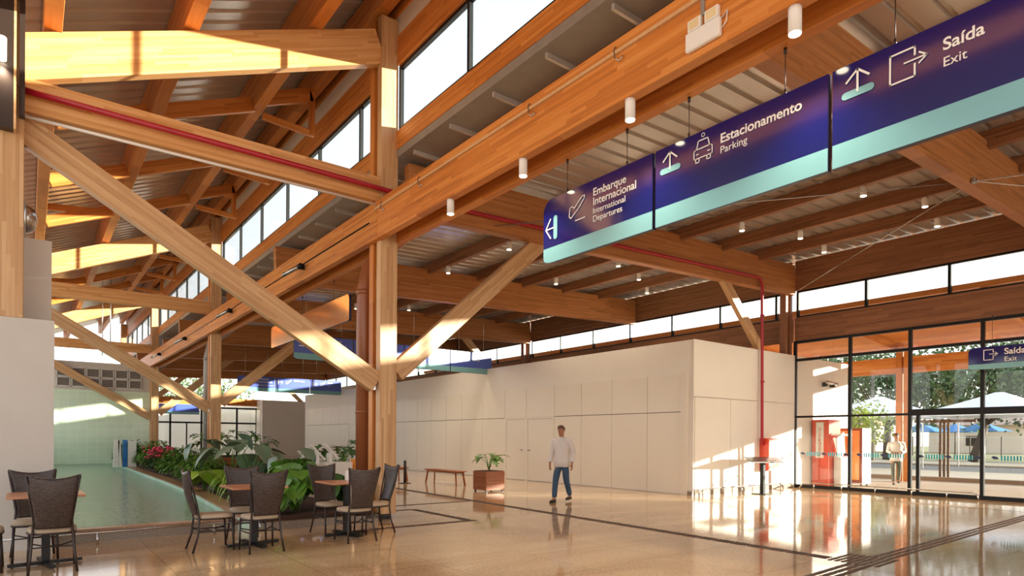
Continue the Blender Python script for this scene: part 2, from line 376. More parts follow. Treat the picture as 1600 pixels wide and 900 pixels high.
# trusses
bayname = ['nearest', 'second', 'third', 'farthest']
for i, y in enumerate(FR):
    nm = bayname[i]
    t = empty('timber_column', (5.07, y, 0), label='%s tall timber column of the main row, under the long girder' % nm, cat='column')
    ztop = 8.9
    def colmem(name, y0, y1, mat, z0=.1, x0=4.9, x1=5.23):
        return member(name, ((x0+x1)/2, (y0+y1)/2, z0), ((x0+x1)/2, (y0+y1)/2, ztop), y1-y0, x1-x0, mat, t, upv=(1, 0, 0))
    colmem('front_plank', y-.1, y+.06, M['wood_pale'])
    colmem('spacer', y+.06, y+.2, M['wood_dark'], x0=4.97, x1=5.16)
    colmem('rear_plank', y+.2, y+.36, M['wood'])
    mbp = MB().box(4.98, 5.15, y-.03, y+.29, 0, .1)
    wb(mbp, 'base_plate', M['black'], t)
    mbp = MB().box(4.885, 4.9, y+.03, y+.12, 2.3, 2.62)
    wb(mbp, 'bracket', M['steel'], t)
    if i == 3: continue
    member('truss_top_chord', (-.5, y+.02, chord(-.5)-.29), (4.9, y+.02, chord(4.9)-.29), .18, .57, M['wood_chord'], label='sloping timber top chord of the %s roof truss, rising to the main column' % nm)
    member('truss_bottom_chord', (-.5, y-.0, 5.81), (4.9, y-.0, 5.81), .2, .43, M['wood_chord'], label='level timber bottom chord of the %s roof truss' % nm)
    member('diagonal_brace', (-.42, y+.03, 5.62), (4.88, y+.03, 2.42), .16, .36, M['wood_pale'], label='long diagonal timber brace falling from the left wall to the %s main column' % nm, cat='brace')
for i, y in enumerate(FR):
    member('diagonal_brace', (5.25, y, 2.62), (8.75, y, 5.72), .16, .34, M['wood_pale'], label='diagonal timber brace rising right from the %s main column to its tie beam' % bayname[i], cat='brace')
# left column and blocks
t = empty('timber_column', (-.22, 10.2, 2.9), label='pale timber column standing on the grey wall at the left edge', cat='column')
member('shaft', (-.22, 10.18, 2.93), (-.22, 10.18, 7.0), .34, .34, M['wood_pale'], t, upv=(1, 0, 0))
wb(MB().box(-.34, -.16, 9.86, 10.0, 5.22, 7.3), 'steel_cladding', M['steel_dark'], t)
wb(MB().box(-.155, -.13, 9.86, 10.0, 5.22, 7.35), 'wooden_lath', M['wood_pale'], t)
pp = empty('conduit_post', (-.07, 10.0, 5.3), label='dark steel post with grey conduit fittings beside the left timber column', cat='post')
wb(MB().box(-.1, -.045, 9.9, 10.02, 5.42, 7.38), 'post', M['steel_dark'], pp)
wb(MB().tube([(-.5, 9.85, 6.82), (-.3, 9.85, 6.8), (-.2, 9.85, 6.84), (-.14, 9.85, 6.96), (-.13, 9.85, 7.12)], .022), 'conduit', M['gray'], pp)
wb(MB().tube([(-.13, 9.85, 6.9), (-.13, 9.85, 7.25)], .035).box(-.2, -.07, 9.84, 9.9, 6.88, 6.94), 'clamp', M['gray'], pp)
struct(wb(MB().box(-5, .27, 10.02, 10.55, 0, 2.93), 'wall_left', M['plaster']))
struct(wb(MB().box(-5, .25, 10.55, 11.2, 0, 4.08), 'wall_left', M['plaster']))
struct(wb(MB().box(-.62, -.45, 11.2, 49.5, 0, 1.4), 'wall_left', M['white']))  # unseen wall, cut low to let skylight reach the pool and tiles
# steel bell on the wall top
t = empty('alarm_horn', (.0, 10.75, 4.36), label='round brushed steel horn fixed beside the left timber column above the grey wall', cat='horn')
mb = MB(); prof = [(.02, 0), (.17, 0), (.19, .02), (.17, .07), (.13, .12), (.06, .14), (.01, .145)]
vs = []; n = 24
for r, x in prof:
    for k in range(n): vs.append((x-.05, 10.75+r*math.cos(2*math.pi*k/n), 4.38+r*math.sin(2*math.pi*k/n)))
fs = [(a*n+k, a*n+(k+1) % n, (a+1)*n+(k+1) % n, (a+1)*n+k) for a in range(len(prof)-1) for k in range(n)]
mb.add(vs, fs, True); wb(mb, 'bell', M['steel'], t)
wb(MB().box(-.1, -.03, 10.6, 10.9, 4.1, 4.6), 'back_plate', M['gray'], t)
# end wall of the nave: green tiles, louvres
YE = 36.3
struct(wb(MB().box(-.5, 4.98, YE, YE+.3, 3.66, 5.0), 'wall_back', M['plaster']))
struct(wb(MB().box(-.5, 4.98, YE-.02, YE+.3, 0, 3.66), 'wall_back', M['tile']))
t = empty('louvre_panel', (2.8, YE, 3.8), label='grid of twelve louvred vent openings high on the wall above the green tiles', cat='vent')
for r in range(2):
    for c in range(6):
        x0 = 1.06+c*.585; z0 = 3.8+r*.47
        mb = MB()
        for a in ((x0, x0+.53, z0, z0+.03), (x0, x0+.53, z0+.4, z0+.43), (x0, x0+.03, z0, z0+.43), (x0+.5, x0+.53, z0, z0+.43)): mb.box(a[0], a[1], YE-.06, YE-.001, a[2], a[3])
        f = wb(mb, 'frame', M['whitep'], t)
        mb = MB()
        for q in range(9): mb.box(x0+.03, x0+.5, YE-.05, YE-.02, z0+.035+q*.041, z0+.062+q*.041)
        o = wb(mb, 'slats', M['louver'], f)
# clerestory
k = 1
spans = [(-9.5, 10.16)]+[(FR[i]+.36, FR[i+1]-.1) for i in range(3)]
for (ya, yb) in spans:
    w = empty('window_%d' % k, (5.28, (ya+yb)/2, 6.92)); w['kind'] = 'structure'; k += 1
    ms = []; y = yb-2.23
    while y > ya+.5: ms.append(y); y -= 2.24
    mb = MB().box(5.24, 5.31, ya, yb, 6.93, 6.99).box(5.24, 5.31, ya, yb, 8.03, 8.09)
    for y in ms+[ya+.03, yb-.03]: mb.box(5.24, 5.31, y-.03, y+.03, 6.99, 8.03)
    wb(mb, 'window_frame', M['black'], w)
    edges = [ya]+sorted(ms)+[yb]
    for a, b in zip(edges, edges[1:]): wb(MB().box(5.27, 5.276, a+.03, b-.03, 6.99, 8.03), 'pane', M['glass'], w)
    member('sill_beam', (5.27, ya, 6.755), (5.27, yb, 6.755), .16, .33, M['wood'], label='timber sill beam under the %s bay of clerestory windows' % bayname[k-2])
    member('head_beam', (5.27, ya, 8.36), (5.27, yb, 8.36), .14, .52, M['wood'], label='timber head beam over the %s bay of clerestory windows' % bayname[k-2])
    member('fascia_beam', (5.26, ya, 9.31), (5.26, yb+.45, 9.31), .12, .62, M['wood'], label='timber fascia beam under the roof edge above the %s clerestory bay' % bayname[k-2])
    o = wb(MB().box(5.235, 5.3, ya, yb+.45, 8.62, 9.0), 'trim_%d' % (k-1), M['white']); struct(o)
# long girder: two planks hugging the column row
gy = [-9.5]+FR
seg = [(-9.5, 10.1), (10.11, 23.0), (23.01, 35.9), (35.91, 49.2)]
for i, (a, b) in enumerate(seg):
    g = empty('girder', (5.05, a, 5.0), label='%s length of the long double timber girder carried by the main columns' % ('nearest', 'second', 'third', 'farthest')[i], cat='girder')
    member('left_plank', (4.865, a, 5.25), (4.865, b, 5.25), .13, .66, M['wood'], g)
    member('right_plank', (5.27, a, 5.25), (5.27, b, 5.25), .13, .66, M['wood'], g)
# gutter between clerestory and right roof
t = empty('box_gutter', (6.0, 10, 6.6), label='grey metal box gutter with bracket straps below the clerestory sill', cat='gutter')
wb(MB().box(5.2, 5.81, -9.5, 49, 6.45, 6.585), 'trough', M['gray'], t)
yy = -2.0; c = 0
while yy < 24:
    wb(MB().box(5.3, 5.84, yy-.022, yy+.022, 6.38, 6.45), 'bracket', M['deck'], t); yy += 1.17
# right roof: purlins, ties
PX = [5.89, 9.55, 11.35, 13.15, 14.95, 16.75]
for k, x in enumerate(PX):
    zb = deckr(x)-.3
    member('ceiling_purlin', (x, -9.5, zb+.14), (x, 49, zb+.14), .14, .3, M['wood_dark'], label='timber purlin under the lower flat roof, %s in from the long girder' % ORD[k].replace('nearest', 'first'))
for k, y in enumerate(HB):
    x0 = 5.03 if k % 2 == 0 else 5.4
    member('tie_beam', (x0, y, tieb(x0)+.46), (18.75, y, tieb(18.75)+.46), .2, .92, M['wood_tie'], label='deep timber tie beam crossing under the flat roof, %s from the viewer' % ORD[k])
# perimeter row
for (y0, y1, n) in ((-9.5, 10.08, 0), (10.2, 23.0, 1), (23.1, 35.9, 2), (36, 49, 3)):
    member('edge_beam', (18.9, y0, 6.53), (18.9, y1, 6.53), .16, .92, M['wood_dark'], label='deep timber edge beam above the %s bay of the high window strip' % bayname[n])
    member('rail_beam', (18.9, y0, 4.87), (18.9, y1, 4.87), .16, .72, M['wood_dark'], label='timber rail beam below the %s bay of the high window strip' % bayname[n])
for i, y in enumerate((10.15, 23.03, 35.95, 48.8)):
    t = empty('timber_column', (18.7, y, 0), label='slim double timber column of the outer wall, %s from the viewer' % ('first', 'second', 'third', 'fourth')[i], cat='column')
    for dx in (-.16, .12): member('plank', (18.66+dx*.9, y+.12, 4.06), (18.66+dx*.9, y+.12, 6.9), .2, .13, M['wood_dark'], t, upv=(1, 0, 0))
    member('diagonal_brace', (15.1, y, 5.9), (16.95, y, 4.13), .14, .28, M['wood_pale'], label='diagonal timber brace falling from a tie beam to the %s outer column' % ('first', 'second', 'third', 'fourth')[i], cat='brace')
# high strip windows
for i, (y0, y1) in enumerate(((-8, 10.05), (10.25, 22.95), (23.1, 35.9), (36, 48.8))):
    w = empty('window_%d' % k, (18.9, (y0+y1)/2, 5.24)); w.name = 'window_%d' % (5+i); w['kind'] = 'structure'
    ms = []; y = 10.05-2.03 if i == 0 else y1-2.03
    while y > y0+.4: ms.append(y); y -= 2.04
    mb = MB().box(18.87, 18.95, y0, y1, 5.23, 5.28).box(18.87, 18.95, y0, y1, 6.02, 6.07)
    for y in ms+[y0+.03, y1-.03]: mb.box(18.86, 18.95, y-.035, y+.035, 5.28, 6.02)
    wb(mb, 'window_frame', M['black'], w)
    ed = [y0]+sorted(ms)+[y1]
    for a, b in zip(ed, ed[1:]): wb(MB().box(18.9, 18.906, a+.03, b-.03, 5.28, 6.02), 'pane', M['glass'], w)
# glass shop front
w = empty('window_9', (XG, 7, 0)); w['kind'] = 'structure'
ms = [10.06, 8.42, 6.86, 5.24, 3.6, 2.0]
mb = MB()
for z0, z1, ya, yb in ((0, .1, 2, 10.06), (4.43, 4.51, 2, 10.06), (3.88, 3.96, 2, 10.06), (2.14, 2.2, 6.86, 10.06), (2.13, 2.3, 2, 6.86)): mb.box(XG-.04, XG+.04, ya, yb, z0, z1)
for y in ms: mb.box(XG-.045, XG+.045, y-.04, y+.04, 0, 4.5)
mb.box(XG-.045, XG+.045, 6.62, 6.7, 0, 2.2)
wb(mb, 'window_frame', M['black'], w)
for a, b in zip(ms, ms[1:]):
    for z0, z1 in ((.1, 2.15), (2.2, 3.88), (3.96, 4.43)): wb(MB().box(XG, XG+.006, b+.04, a-.04, z0, z1), 'pane', M['glass'], w)
# decals on glass
for pi, (a, b) in enumerate(zip(ms, ms[1:])):
    mb = MB(); mb2 = MB(); y = a-.18; q = 0
    while y > b+.15:
        if q % 8 == 0: mb2.prism([(y, 1.06), (y-.05, 1.09), (y-.13, 1.07), (y-.16, 1.02), (y-.06, 1.01)], XG-.012, XG-.002, lambda p, r, s: (s, p, r)); y -= .2
        else: mb.box(XG-.012, XG-.002, y-.032, y, .98, 1.1); y -= .062
        q += 1
    wb(mb, 'dash_decals', M['teal'], w); wb(mb2, 'motif_decals', M['navy'], w)
struct(wb(MB().box(18.78, 18.95, -8, 2.0, 0, 4.5), 'wall_right', M['white']))  # unseen stretch kept solid instead of glazed to block the sun
struct(wb(MB().box(18.78, 18.95, -16, -8, 0, 7.0), 'wall_right', M['white']))  # unseen full-height stretch, added to keep sun bands off the left wall
# white room blocks along the right
def block(name, x0, x1, y0, y1, h, ztop, doors):
    t = empty(name, (x0, y0, 0), label=None)
    return t
struct(wb(MB().box(XW, 22.3, YW, 38.85, 0, 2.58).box(XW, 22.3, YW, 38.85, 2.58, 4.06), 'wall_right', M['white']))
struct(wb(MB().box(XW-.03, 18.7, YW-.03, YW, 2.58, 4.06), 'wall_right', M['white']))
struct(wb(MB().box(XW, 18.75, 47.9, 62, 0, 4.15), 'wall_right', M['white']))
struct(wb(MB().box(XW+.0, 18.75, 47.86, 47.9, 2.7, 4.15), 'wall_right', M['white']))
joints = [10.42, 11.56, 12.9, 14.19, 15.45, 16.92, 18.14, 19.55, 21.01, 22.16, 23.35, 24.58, 25.83, 27.1, 28.35, 29.6, 30.85, 32.1, 33.35, 34.6, 35.85, 37.1, 38.4]
def panels(js, topz):
    for a, b in zip(js, js[1:]):
        door = abs(a-15.45) < .01 or abs(a-16.92) < .01 or abs(a-31) < .2
        for z0, z1 in ((.02, 2.17), (2.19, topz)):
            yield a, b, z0, z1, door
t = empty('wall_panelling', (XW, 20, 0), label='long run of glossy off-white wall panels with thin joints beside the hall', cat='wall panels')
wb(MB().box(XW-.008, XW, 10.43, 38.4, .02, 3.18), 'backing', M['groove'], t)
for a, b, z0, z1, door in panels(joints, 3.18):
    if door and z0 < 1: continue
    wb(MB().box(XW-.025, XW-.008, a+.006, b-.006, z0, z1), 'panel', M['panel'], t)
wb(MB().box(XW-.06, XW, 10.2, 10.36, 0, 3.22).box(XW-.07, XW, 10.36, 10.4, 0, 3.22), 'end_post', M['panel'], t)
wb(MB().box(XW-.035, XW, 10.05, 10.2, 0, .1), 'skirting', M['granite_gray'], t)
dn = 1
for a, b in ((15.45, 16.92), (16.92, 18.14), (30.85, 32.1)):
    d = empty('door_%d' % dn, (XW, a, 0)); d['kind'] = 'structure'; dn += 1
    wb(MB().box(XW-.04, XW-.0, a, a+.1, 0, 2.185).box(XW-.04, XW, b-.1, b, 0, 2.185).box(XW-.04, XW, a+.1, b-.1, 2.13, 2.185), 'door_frame', M['panel'], d)
    lf_ = wb(MB().box(XW-.03, XW, a+.108, b-.108, .02, 2.122), 'leaf', M['panel'], d)
    hy = a+.2 if dn == 3 else b-.22
    wb(MB().tube([(XW-.03, hy, 1.05), (XW-.08, hy, 1.05)], .022).tube([(XW-.08, hy, 1.05), (XW-.08, hy+.08, 1.05)], .012), 'door_handle', M['steel'], lf_)
t = empty('wall_panelling', (XW, 50, 0), label='bright white wall panels on the farthest room block beyond the passage', cat='wall panels')
for a in (48.3, 50.9, 53.5, 56.1, 58.7):
    wb(MB().box(XW-.03, XW, a, a+2.56, .02, 3.5), 'panel', M['panel'], t)
# recessed lower panels on the near block's side
t = empty('side_panelling', (16, YW, 0), label='pale lower wall panels on the end of the white block near the glass front', cat='wall panels')
for a in (13.75, 15.35, 16.95): wb(MB().box(a, a+1.58, YW-.018, YW, .12, 2.56), 'panel', M['white'], t)
wb(MB().box(13.75, 18.7, YW-.03, YW, 0, .12), 'skirting', M['granite_gray'], t)
struct(wb(MB().box(18.78, 18.95, 38.85, 47.9, 0, 4.5), 'wall_right', M['white']))
struct(wb(MB().box(-3, 18.8, 61, 61.3, 0, 4.4), 'wall_back', M['white']))
# far glazed end
w = empty('window_10', (9, 49, 0)); w['kind'] = 'structure'
mb = MB()
for x in (5.3, 7.9, 9.9, 12.3, 13.7): mb.box(x-.06, x+.06, 49.3, 49.4, 0, 3.6)
for z in (.05, 2.45, 3.55): mb.box(5.3, 13.7, 49.3, 49.4, z-.06, z+.06)
mb.box(6.9, 7.0, 49.3, 49.4, 0, 2.4).box(8.9, 8.98, 49.3, 49.4, 0, 2.4)
wb(mb, 'window_frame', M['black'], w)
wb(MB().box(5.3, 13.7, 49.34, 49.35, .1, 3.5), 'pane', M['glass'], w)
member('end_beam', (5.3, 49.35, 4.0), (18.7, 49.35, 4.0), .16, .5, M['wood'], label='timber beam over the far glazed end of the hall')
# ================================================================ FIXTURES
NX, PZ, PX_ = (-1, 0, 0), (0, 0, 1), (1, 0, 0)
XA, YA = (0, -1, 0), (0, 0, 1)      # reading directions of a sign facing the hall (-X)
SX = 5.3
def rounded(y0, y1, z0, z1, rl, rr, n=6):
    """outline in (y,z); rl / rr corner radius at the y0 / y1 end"""
    P = []
    for (cy, cz, r, a0) in ((y1-rr, z0+rr*.4, rr, -90), (y1-rr, z1-rr, rr, 0), (y0+rl, z1-rl, rl, 90), (y0+rl, z0+rl*.4, rl, 180)):
        if r < .001: P.append((y0 if a0 >= 90 else y1, z0 if a0 in (-90, 180) else z1)); continue
        rz = r*.4 if a0 in (-90, 180) else r
        for k in range(n+1):
            a = math.radians(a0+90*k/n); P.append((cy+r*math.cos(a), cz+rz*math.sin(a)))
    return P
FACE = {}
def clip(P, zc, upper):
    R = []
    for i in range(len(P)):
        a, b = P[i], P[(i+1) % len(P)]; ia = (a[1] >= zc) == upper; ib = (b[1] >= zc) == upper
        if ia: R.append(a)
        if ia != ib: s = (zc-a[1])/(b[1]-a[1]); R.append((a[0]+(b[0]-a[0])*s, zc))
    return R
def sign_panel(x, y0, y1, z0, z1, label, rnear=0, rfar=0, hz=4.92, wires=(), group=None, th=.05, mats=('bluesign', 'tealsign')):
    t = empty('hanging_sign', (x, (y0+y1)/2, z0), label=label, cat='sign', group=group)
    tr = lambda a, b, c: (c, a, b)
    wb(MB().prism(rounded(y0, y1, z0, z1, rnear, rfar), x-th/2, x+th/2, tr), 'sign_box', M['navyedge'], t)
    st = z0+(z1-z0)*.24
    out = rounded(y0+.004, y1-.004, z0+.004, z1-.004, rnear, rfar)
    fc = wb(MB().prism(clip(out, st, True), x-th/2-.005, x-th/2, tr), 'blue_face' if mats[0] != 'mirrorback' else 'back_face', M[mats[0]], t); FACE[t.name] = fc
    wb(MB().prism(clip(out, st, False), x-th/2-.005, x-th/2, tr), 'teal_stripe' if mats[0] != 'mirrorback' else 'lower_face', M[mats[1]], t)
    for yy in wires:
        wb(MB().tube([(x, yy, z1), (x, yy, hz)], .004, 6).tube([(x, yy, z1), (x, yy, z1+.05)], .011, 6).tube([(x, yy, hz-.05), (x, yy, hz)], .016, 6), 'hanger_wire', M['steel_dark'], t)
    return t
def arrow_up(mb, y, z, s, x, pill):
    lines(mb, [(0, 0), (0, s)], .016, (x, y, z), XA, YA); lines(mb, [(-s*.5, s*.55), (0, s), (s*.5, s*.55)], .016, (x, y, z), XA, YA)
def stadium(cx, cz, L, r, n=8, vert=False):
    P = []
    for k in range(n+1): a = math.radians(-90+180*k/n); P.append((cx+L/2-r+r*math.cos(a), cz+r*math.sin(a)))
    for k in range(n+1): a = math.radians(90+180*k/n); P.append((cx-L/2+r+r*math.cos(a), cz+r*math.sin(a)))
    return [(cx+(b-cz), cz+(a-cx)) for a, b in P] if vert else P
XF = SX-.03
zt, zb = 4.505, 3.69
plane = [(0, .10), (.05, .12), (.10, .075), (.28, .22), (.34, .22), (.33, .175), (.20, .045), (.02, -.07), (-.02, -.03), (0, .10)]
# Embarque
s1 = sign_panel(SX, 4.40, 6.19, zb, zt, 'blue hanging sign reading Embarque Internacional with rounded left end', rfar=.16, wires=(5.77, 4.79))
mb = MB()
mb2 = MB().prism([(-a, b) for a, b in stadium(-5.95, 4.12, .3, .035, vert=True)], XF-.008, XF-.004, lambda a, b, c: (c, a, b))
lines(mb, [(0, 0), (.17, 0)], .014, (XF-.008, 6.13, 4.12), XA, YA); lines(mb, [(.09, .12), (0, 0), (.09, -.12)], .014, (XF-.008, 6.13, 4.12), XA, YA)
wb(mb2, 'pill', M['tealsign'], s1); wb(mb, 'arrow', M['signtext'], s1)
mb = MB(); lines(mb, [(a*.75, b*.75) for a, b in plane], .012, (XF-.006, 5.68, 4.2), XA, YA); lines(mb, [(.1, -.1), (.26, -.1)], .012, (XF-.006, 5.68, 4.2), XA, YA)
wb(mb, 'plane_pictogram', M['signtext'], s1)
for body, z, sz, bd in (('Embarque', 4.31, .128, .001), ('Internacional', 4.2, .128, .001), ('International', 4.1, .1, 0), ('Departures', 4.005, .1, 0)):
    text('lettering', body, sz, (XF-.003, 5.29, z), XA, YA, M['signtext'], FACE[s1.name], bold=bd)
# Estacionamento
s2 = sign_panel(SX, 2.545, 4.365, zb, zt, 'blue hanging sign reading Estacionamento Parking, middle of the near row', wires=(3.96, 2.94))
wb(MB().prism([(-a, b) for a, b in stadium(-4.165, 4.25, .26, .03)], XF-.008, XF-.004, lambda a, b, c: (c, a, b)), 'pill', M['tealsign'], s2)
mb = MB(); arrow_up(mb, 4.165, 4.26, .17, XF-.008, None); wb(mb, 'arrow', M['signtext'], s2)
mb = MB(); O = (XF-.006, 3.87, 4.22)
for P in ([(0, .02), (0, .1), (.02, .11), (.19, .11), (.21, .1), (.21, .02), (0, .02)], [(.03, .11), (.05, .19), (.16, .19), (.18, .11)], [(.02, .02), (.02, -.02), (.06, -.02), (.06, .02)], [(.15, .02), (.15, -.02), (.19, -.02), (.19, .02)], [(.03, .06), (.05, .06)], [(.16, .06), (.18, .06)]): lines(mb, P, .01, O, XA, YA)
lines(mb, [(.105+.018*math.cos(a), .235+.018*math.sin(a)) for a in [k*math.pi/5 for k in range(11)]], .007, O, XA, YA)
wb(mb, 'car_pictogram', M['signtext'], s2)
text('lettering', 'Estacionamento', .126, (XF-.003, 3.575, 4.3), XA, YA, M['signtext'], FACE[s2.name], bold=.002)
text('lettering', 'Parking', .098, (XF-.003, 3.575, 4.2), XA, YA, M['signtext'], FACE[s2.name])
# Saida
s3 = sign_panel(SX, .3, 2.515, zb, zt, 'blue hanging sign reading Saída Exit at the upper right corner', wires=(2.05, .9))
wb(MB().prism([(-a, b) for a, b in stadium(-2.31, 4.25, .25, .03)], XF-.008, XF-.004, lambda a, b, c: (c, a, b)), 'pill', M['tealsign'], s3)
mb = MB(); arrow_up(mb, 2.31, 4.26, .17, XF-.008, None); wb(mb, 'arrow', M['signtext'], s3)
def exit_icon(mb, O, s=1, xa=XA):
    lines(mb, [(.17*s, .09*s), (.17*s, .0), (0, 0), (0, .22*s), (.17*s, .22*s), (.17*s, .16*s)], .013*s, O, xa, YA)
    lines(mb, [(.1*s, .125*s), (.25*s, .125*s)], .011*s, O, xa, YA); lines(mb, [(.2*s, .165*s), (.25*s, .125*s), (.2*s, .085*s)], .011*s, O, xa, YA)
mb = MB(); exit_icon(mb, (XF-.006, 2.07, 4.19)); wb(mb, 'exit_pictogram', M['signtext'], s3)
text('lettering', 'Saída', .125, (XF-.003, 1.72, 4.29), XA, YA, M['signtext'], FACE[s3.name], bold=.002)
text('lettering', 'Exit', .098, (XF-.003, 1.72, 4.17), XA, YA, M['signtext'], FACE[s3.name])
# back of the next sign beyond the main column
s4 = sign_panel(5.35, 12.5, 17.8, 3.9, 4.47, 'glossy back of a blue hanging sign between the two nearest columns', rnear=.1, rfar=.1, wires=(13.4, 15.4, 17), mats=('mirrorback', 'mirrorback'))
# small exit sign close to the glass front
s5 = sign_panel(18.45, 2.6, 5.42, 3.2, 3.74, 'small dark blue Saída Exit sign hanging close to the glass front', rfar=.12, hz=4.5, wires=(4.95, 3.3), th=.1)
mb = MB(); exit_icon(mb, (18.39, 5.1, 3.42), 1.1); wb(mb, 'exit_pictogram', M['signtext'], s5)
text('lettering', 'Saída', .2, (18.388, 4.7, 3.53), XA, YA, M['signtext'], FACE[s5.name], bold=.003); text('lettering', 'Exit', .16, (18.388, 4.7, 3.36), XA, YA, M['signtext'], FACE[s5.name])
# crossing rows of signs, facing the viewer (-Y)
def row_sign(y, x0, x1, z0, z1, label, arrow=None, body=(), rl=0, rr=0):
    t = empty('hanging_sign', ((x0+x1)/2, y, z0), label=label, cat='sign')
    tr = lambda a, b, c: (a, c, b); st = z0+(z1-z0)*.25
    out = rounded(x0, x1, z0, z1, rl, rr)
    wb(MB().prism(out, y, y+.05, tr), 'sign_box', M['navyedge'], t)
    oi_ = rounded(x0+.004, x1-.004, z0+.004, z1-.004, rl, rr)
    fc = wb(MB().prism(clip(oi_, st, True), y-.006, y-.0005, tr), 'blue_face', M['rowsign'], t)
    wb(MB().prism(clip(oi_, st, False), y-.006, y-.0005, tr), 'teal_stripe', M['tealsign'], t)
    for f in (.2, .8): xx = x0+(x1-x0)*f; wb(MB().tube([(xx, y+.02, z1), (xx, y+.02, deckr(xx)+.01)], .006, 6), 'hanger_wire', M['steel'], t)
    X1 = (1, 0, 0); z = (st+z1)/2+.05
    if arrow == 'right':
        mb = MB().box(x0+.12, x0+.17, y-.012, y-.006, z-.12, z+.12); o = (x0+.2, y-.006, z)
        lines(mb, [(0, 0), (.18, 0)], .02, o, X1, YA); lines(mb, [(.1, .09), (.18, 0), (.1, -.09)], .02, o, X1, YA); wb(mb, 'arrow', M['signtext'], t)
    if arrow == 'up':
        mb = MB(); o = (x0+.3, y-.006, z-.08); lines(mb, [(0, 0), (0, .2)], .02, o, X1, YA); lines(mb, [(-.1, .1), (0, .2), (.1, .1)], .02, o, X1, YA); lines(mb, [(-.14, -.04), (.14, -.04)], .03, o, X1, YA); wb(mb, 'arrow', M['signtext'], t)
    mb = MB(); lines(mb, [(a*.8, b*.8) for a, b in plane], .018, (x0+.55, y-.006, z-.03), X1, YA)
    wb(mb, 'plane_pictogram', M['signtext'], t)
    for k, (bt, sz) in enumerate(body): text('lettering', bt, sz, (x0+.95, y-.008, z+.07-k*.15), X1, YA, M['signtext'], fc)
    return t
a = 19.3
EI = (('Embarque', .14), ('Internacional', .14), ('International Departures', .08))
row_sign(a, 6.45, 8.35, 3.86, 4.63, 'left panel of the nearer crossing row of blue signs, mostly behind the main column', 'up', EI, rl=.12)
row_sign(a, 8.38, 10.2, 3.86, 4.63, 'second panel of the nearer crossing row of blue signs, beside the column', 'right', (('Portão', .14), ('Gate', .1)))
row_sign(a, 10.23, 12.05, 3.86, 4.63, 'third panel of the nearer crossing row of blue signs, crossed by the diagonal brace', 'right', (('Embarque', .14), ('Departures', .1)))
row_sign(a, 12.08, 13.9, 3.86, 4.63, 'right end panel of the nearer crossing row of blue signs, before the white wall', 'right', (('Desembarque', .14), ('Arrivals', .1)), rr=.12)
a = 33.2
row_sign(a, 8.3, 10.12, 3.78, 4.54, 'left panel of the farther crossing row of blue signs between the columns', 'up', EI, rl=.12)
row_sign(a, 10.15, 11.95, 3.78, 4.54, 'middle panel of the farther crossing row of blue signs', 'right', (('Embarque', .14),))
row_sign(a, 11.98, 13.7, 3.78, 4.54, 'right end panel of the farther crossing row of blue signs', 'right', (('Saída', .14), ('Exit', .1)), rr=.12)
row_sign(48.55, 6.5, 9.6, 3.0, 3.7, 'dark blue sign over the far glazed exit', 'up', (('Saída', .2),), rl=.1, rr=.1)

# lamps under the girder
def lamp(x, y, ztop, h, r, label, e, group=None):
    t = empty('cylinder_downlight', (x, y, ztop-h), label=label, cat='ceiling lamp', group=group)
    mb = MB().lathe([(r, 0.004), (r, h*.78), (r*1.01, h*.785), (r*1.01, h)], (0, 0, 0)); hs = mb.build('housing', M['whitep'], t)
    MB().lathe([(r*.9, -.004), (r*.9, .003)], (0, 0, 0)).build('lens', M['lampglow'], t)
    if e:
        l = bpy.data.lights.new('spot', 'SPOT'); l.energy = e; l.color = (1, .87, .68); l.spot_size = math.radians(110); l.spot_blend = .8; l.shadow_soft_size = r
        o = bpy.data.objects.new('bulb', l); COL.objects.link(o); o.parent = t; o.location = (0, 0, -.02)
    return t
for k, y in enumerate((2.62, 4.36, 6.11, 7.80)):
    lamp(4.865, y, 4.92, .21, .052, ('large white cylinder lamp at the top right, nearest under the girder', 'white cylinder lamp under the girder above the Embarque sign gap', 'white cylinder lamp under the girder, third from the viewer', 'white cylinder lamp under the girder just before the main column')[k], 110)
for k, (x, y) in enumerate(((13.15, 5.65), (14.95, 5.19), (14.95, 7.88), (16.75, 5.56), (13.15, 8.33), (16.75, 8.18), (13.15, 12.19), (13.15, 14.82), (9.55, 12.54), (9.55, 15.42), (13.15, 20.6), (11.35, 21.1), (9.55, 21.8), (14.95, 13.0), (16.75, 14.2), (11.35, 18.4))):
    lamp(x, y, deckr(x)-.31, .2, .06, 'small white cylinder lamp glowing under a purlin of the lower flat roof', 260, group='small cylinder lamps under the flat roof')
# emergency light
t = empty('emergency_light', (4.8, 3.4, 4.95), label='white twin-head emergency light box fixed to the girder at the top of the picture', cat='emergency light')
wb(MB().box(4.745, 4.798, 3.24, 3.6, 4.98, 5.15), 'battery_box', M['whitep'], t, bevel=.012)
for y0 in (3.26, 3.44):
    h = wb(MB().box(4.755, 4.798, y0, y0+.14, 5.155, 5.26), 'lamp_head', M['whitep'], t, bevel=.005)
    o = wb(MB().box(4.75, 4.756, y0+.02, y0+.12, 5.17, 5.245), 'lens', M['cream'], h)
wb(MB().tube([(4.79, 3.24, 5.14), (4.78, 3.18, 5.17), (4.78, 3.19, 5.08), (4.79, 3.24, 5.05)], .006, 6), 'cable', M['whitep'], t)
wb(MB().box(4.785, 4.8, 3.42, 3.46, 5.26, 5.45), 'strap', M['gray'], t)
lamp(-.27, 9.8, 6.27, .27, .05, 'white cylinder lamp cut off at the upper left edge of the picture', 60)
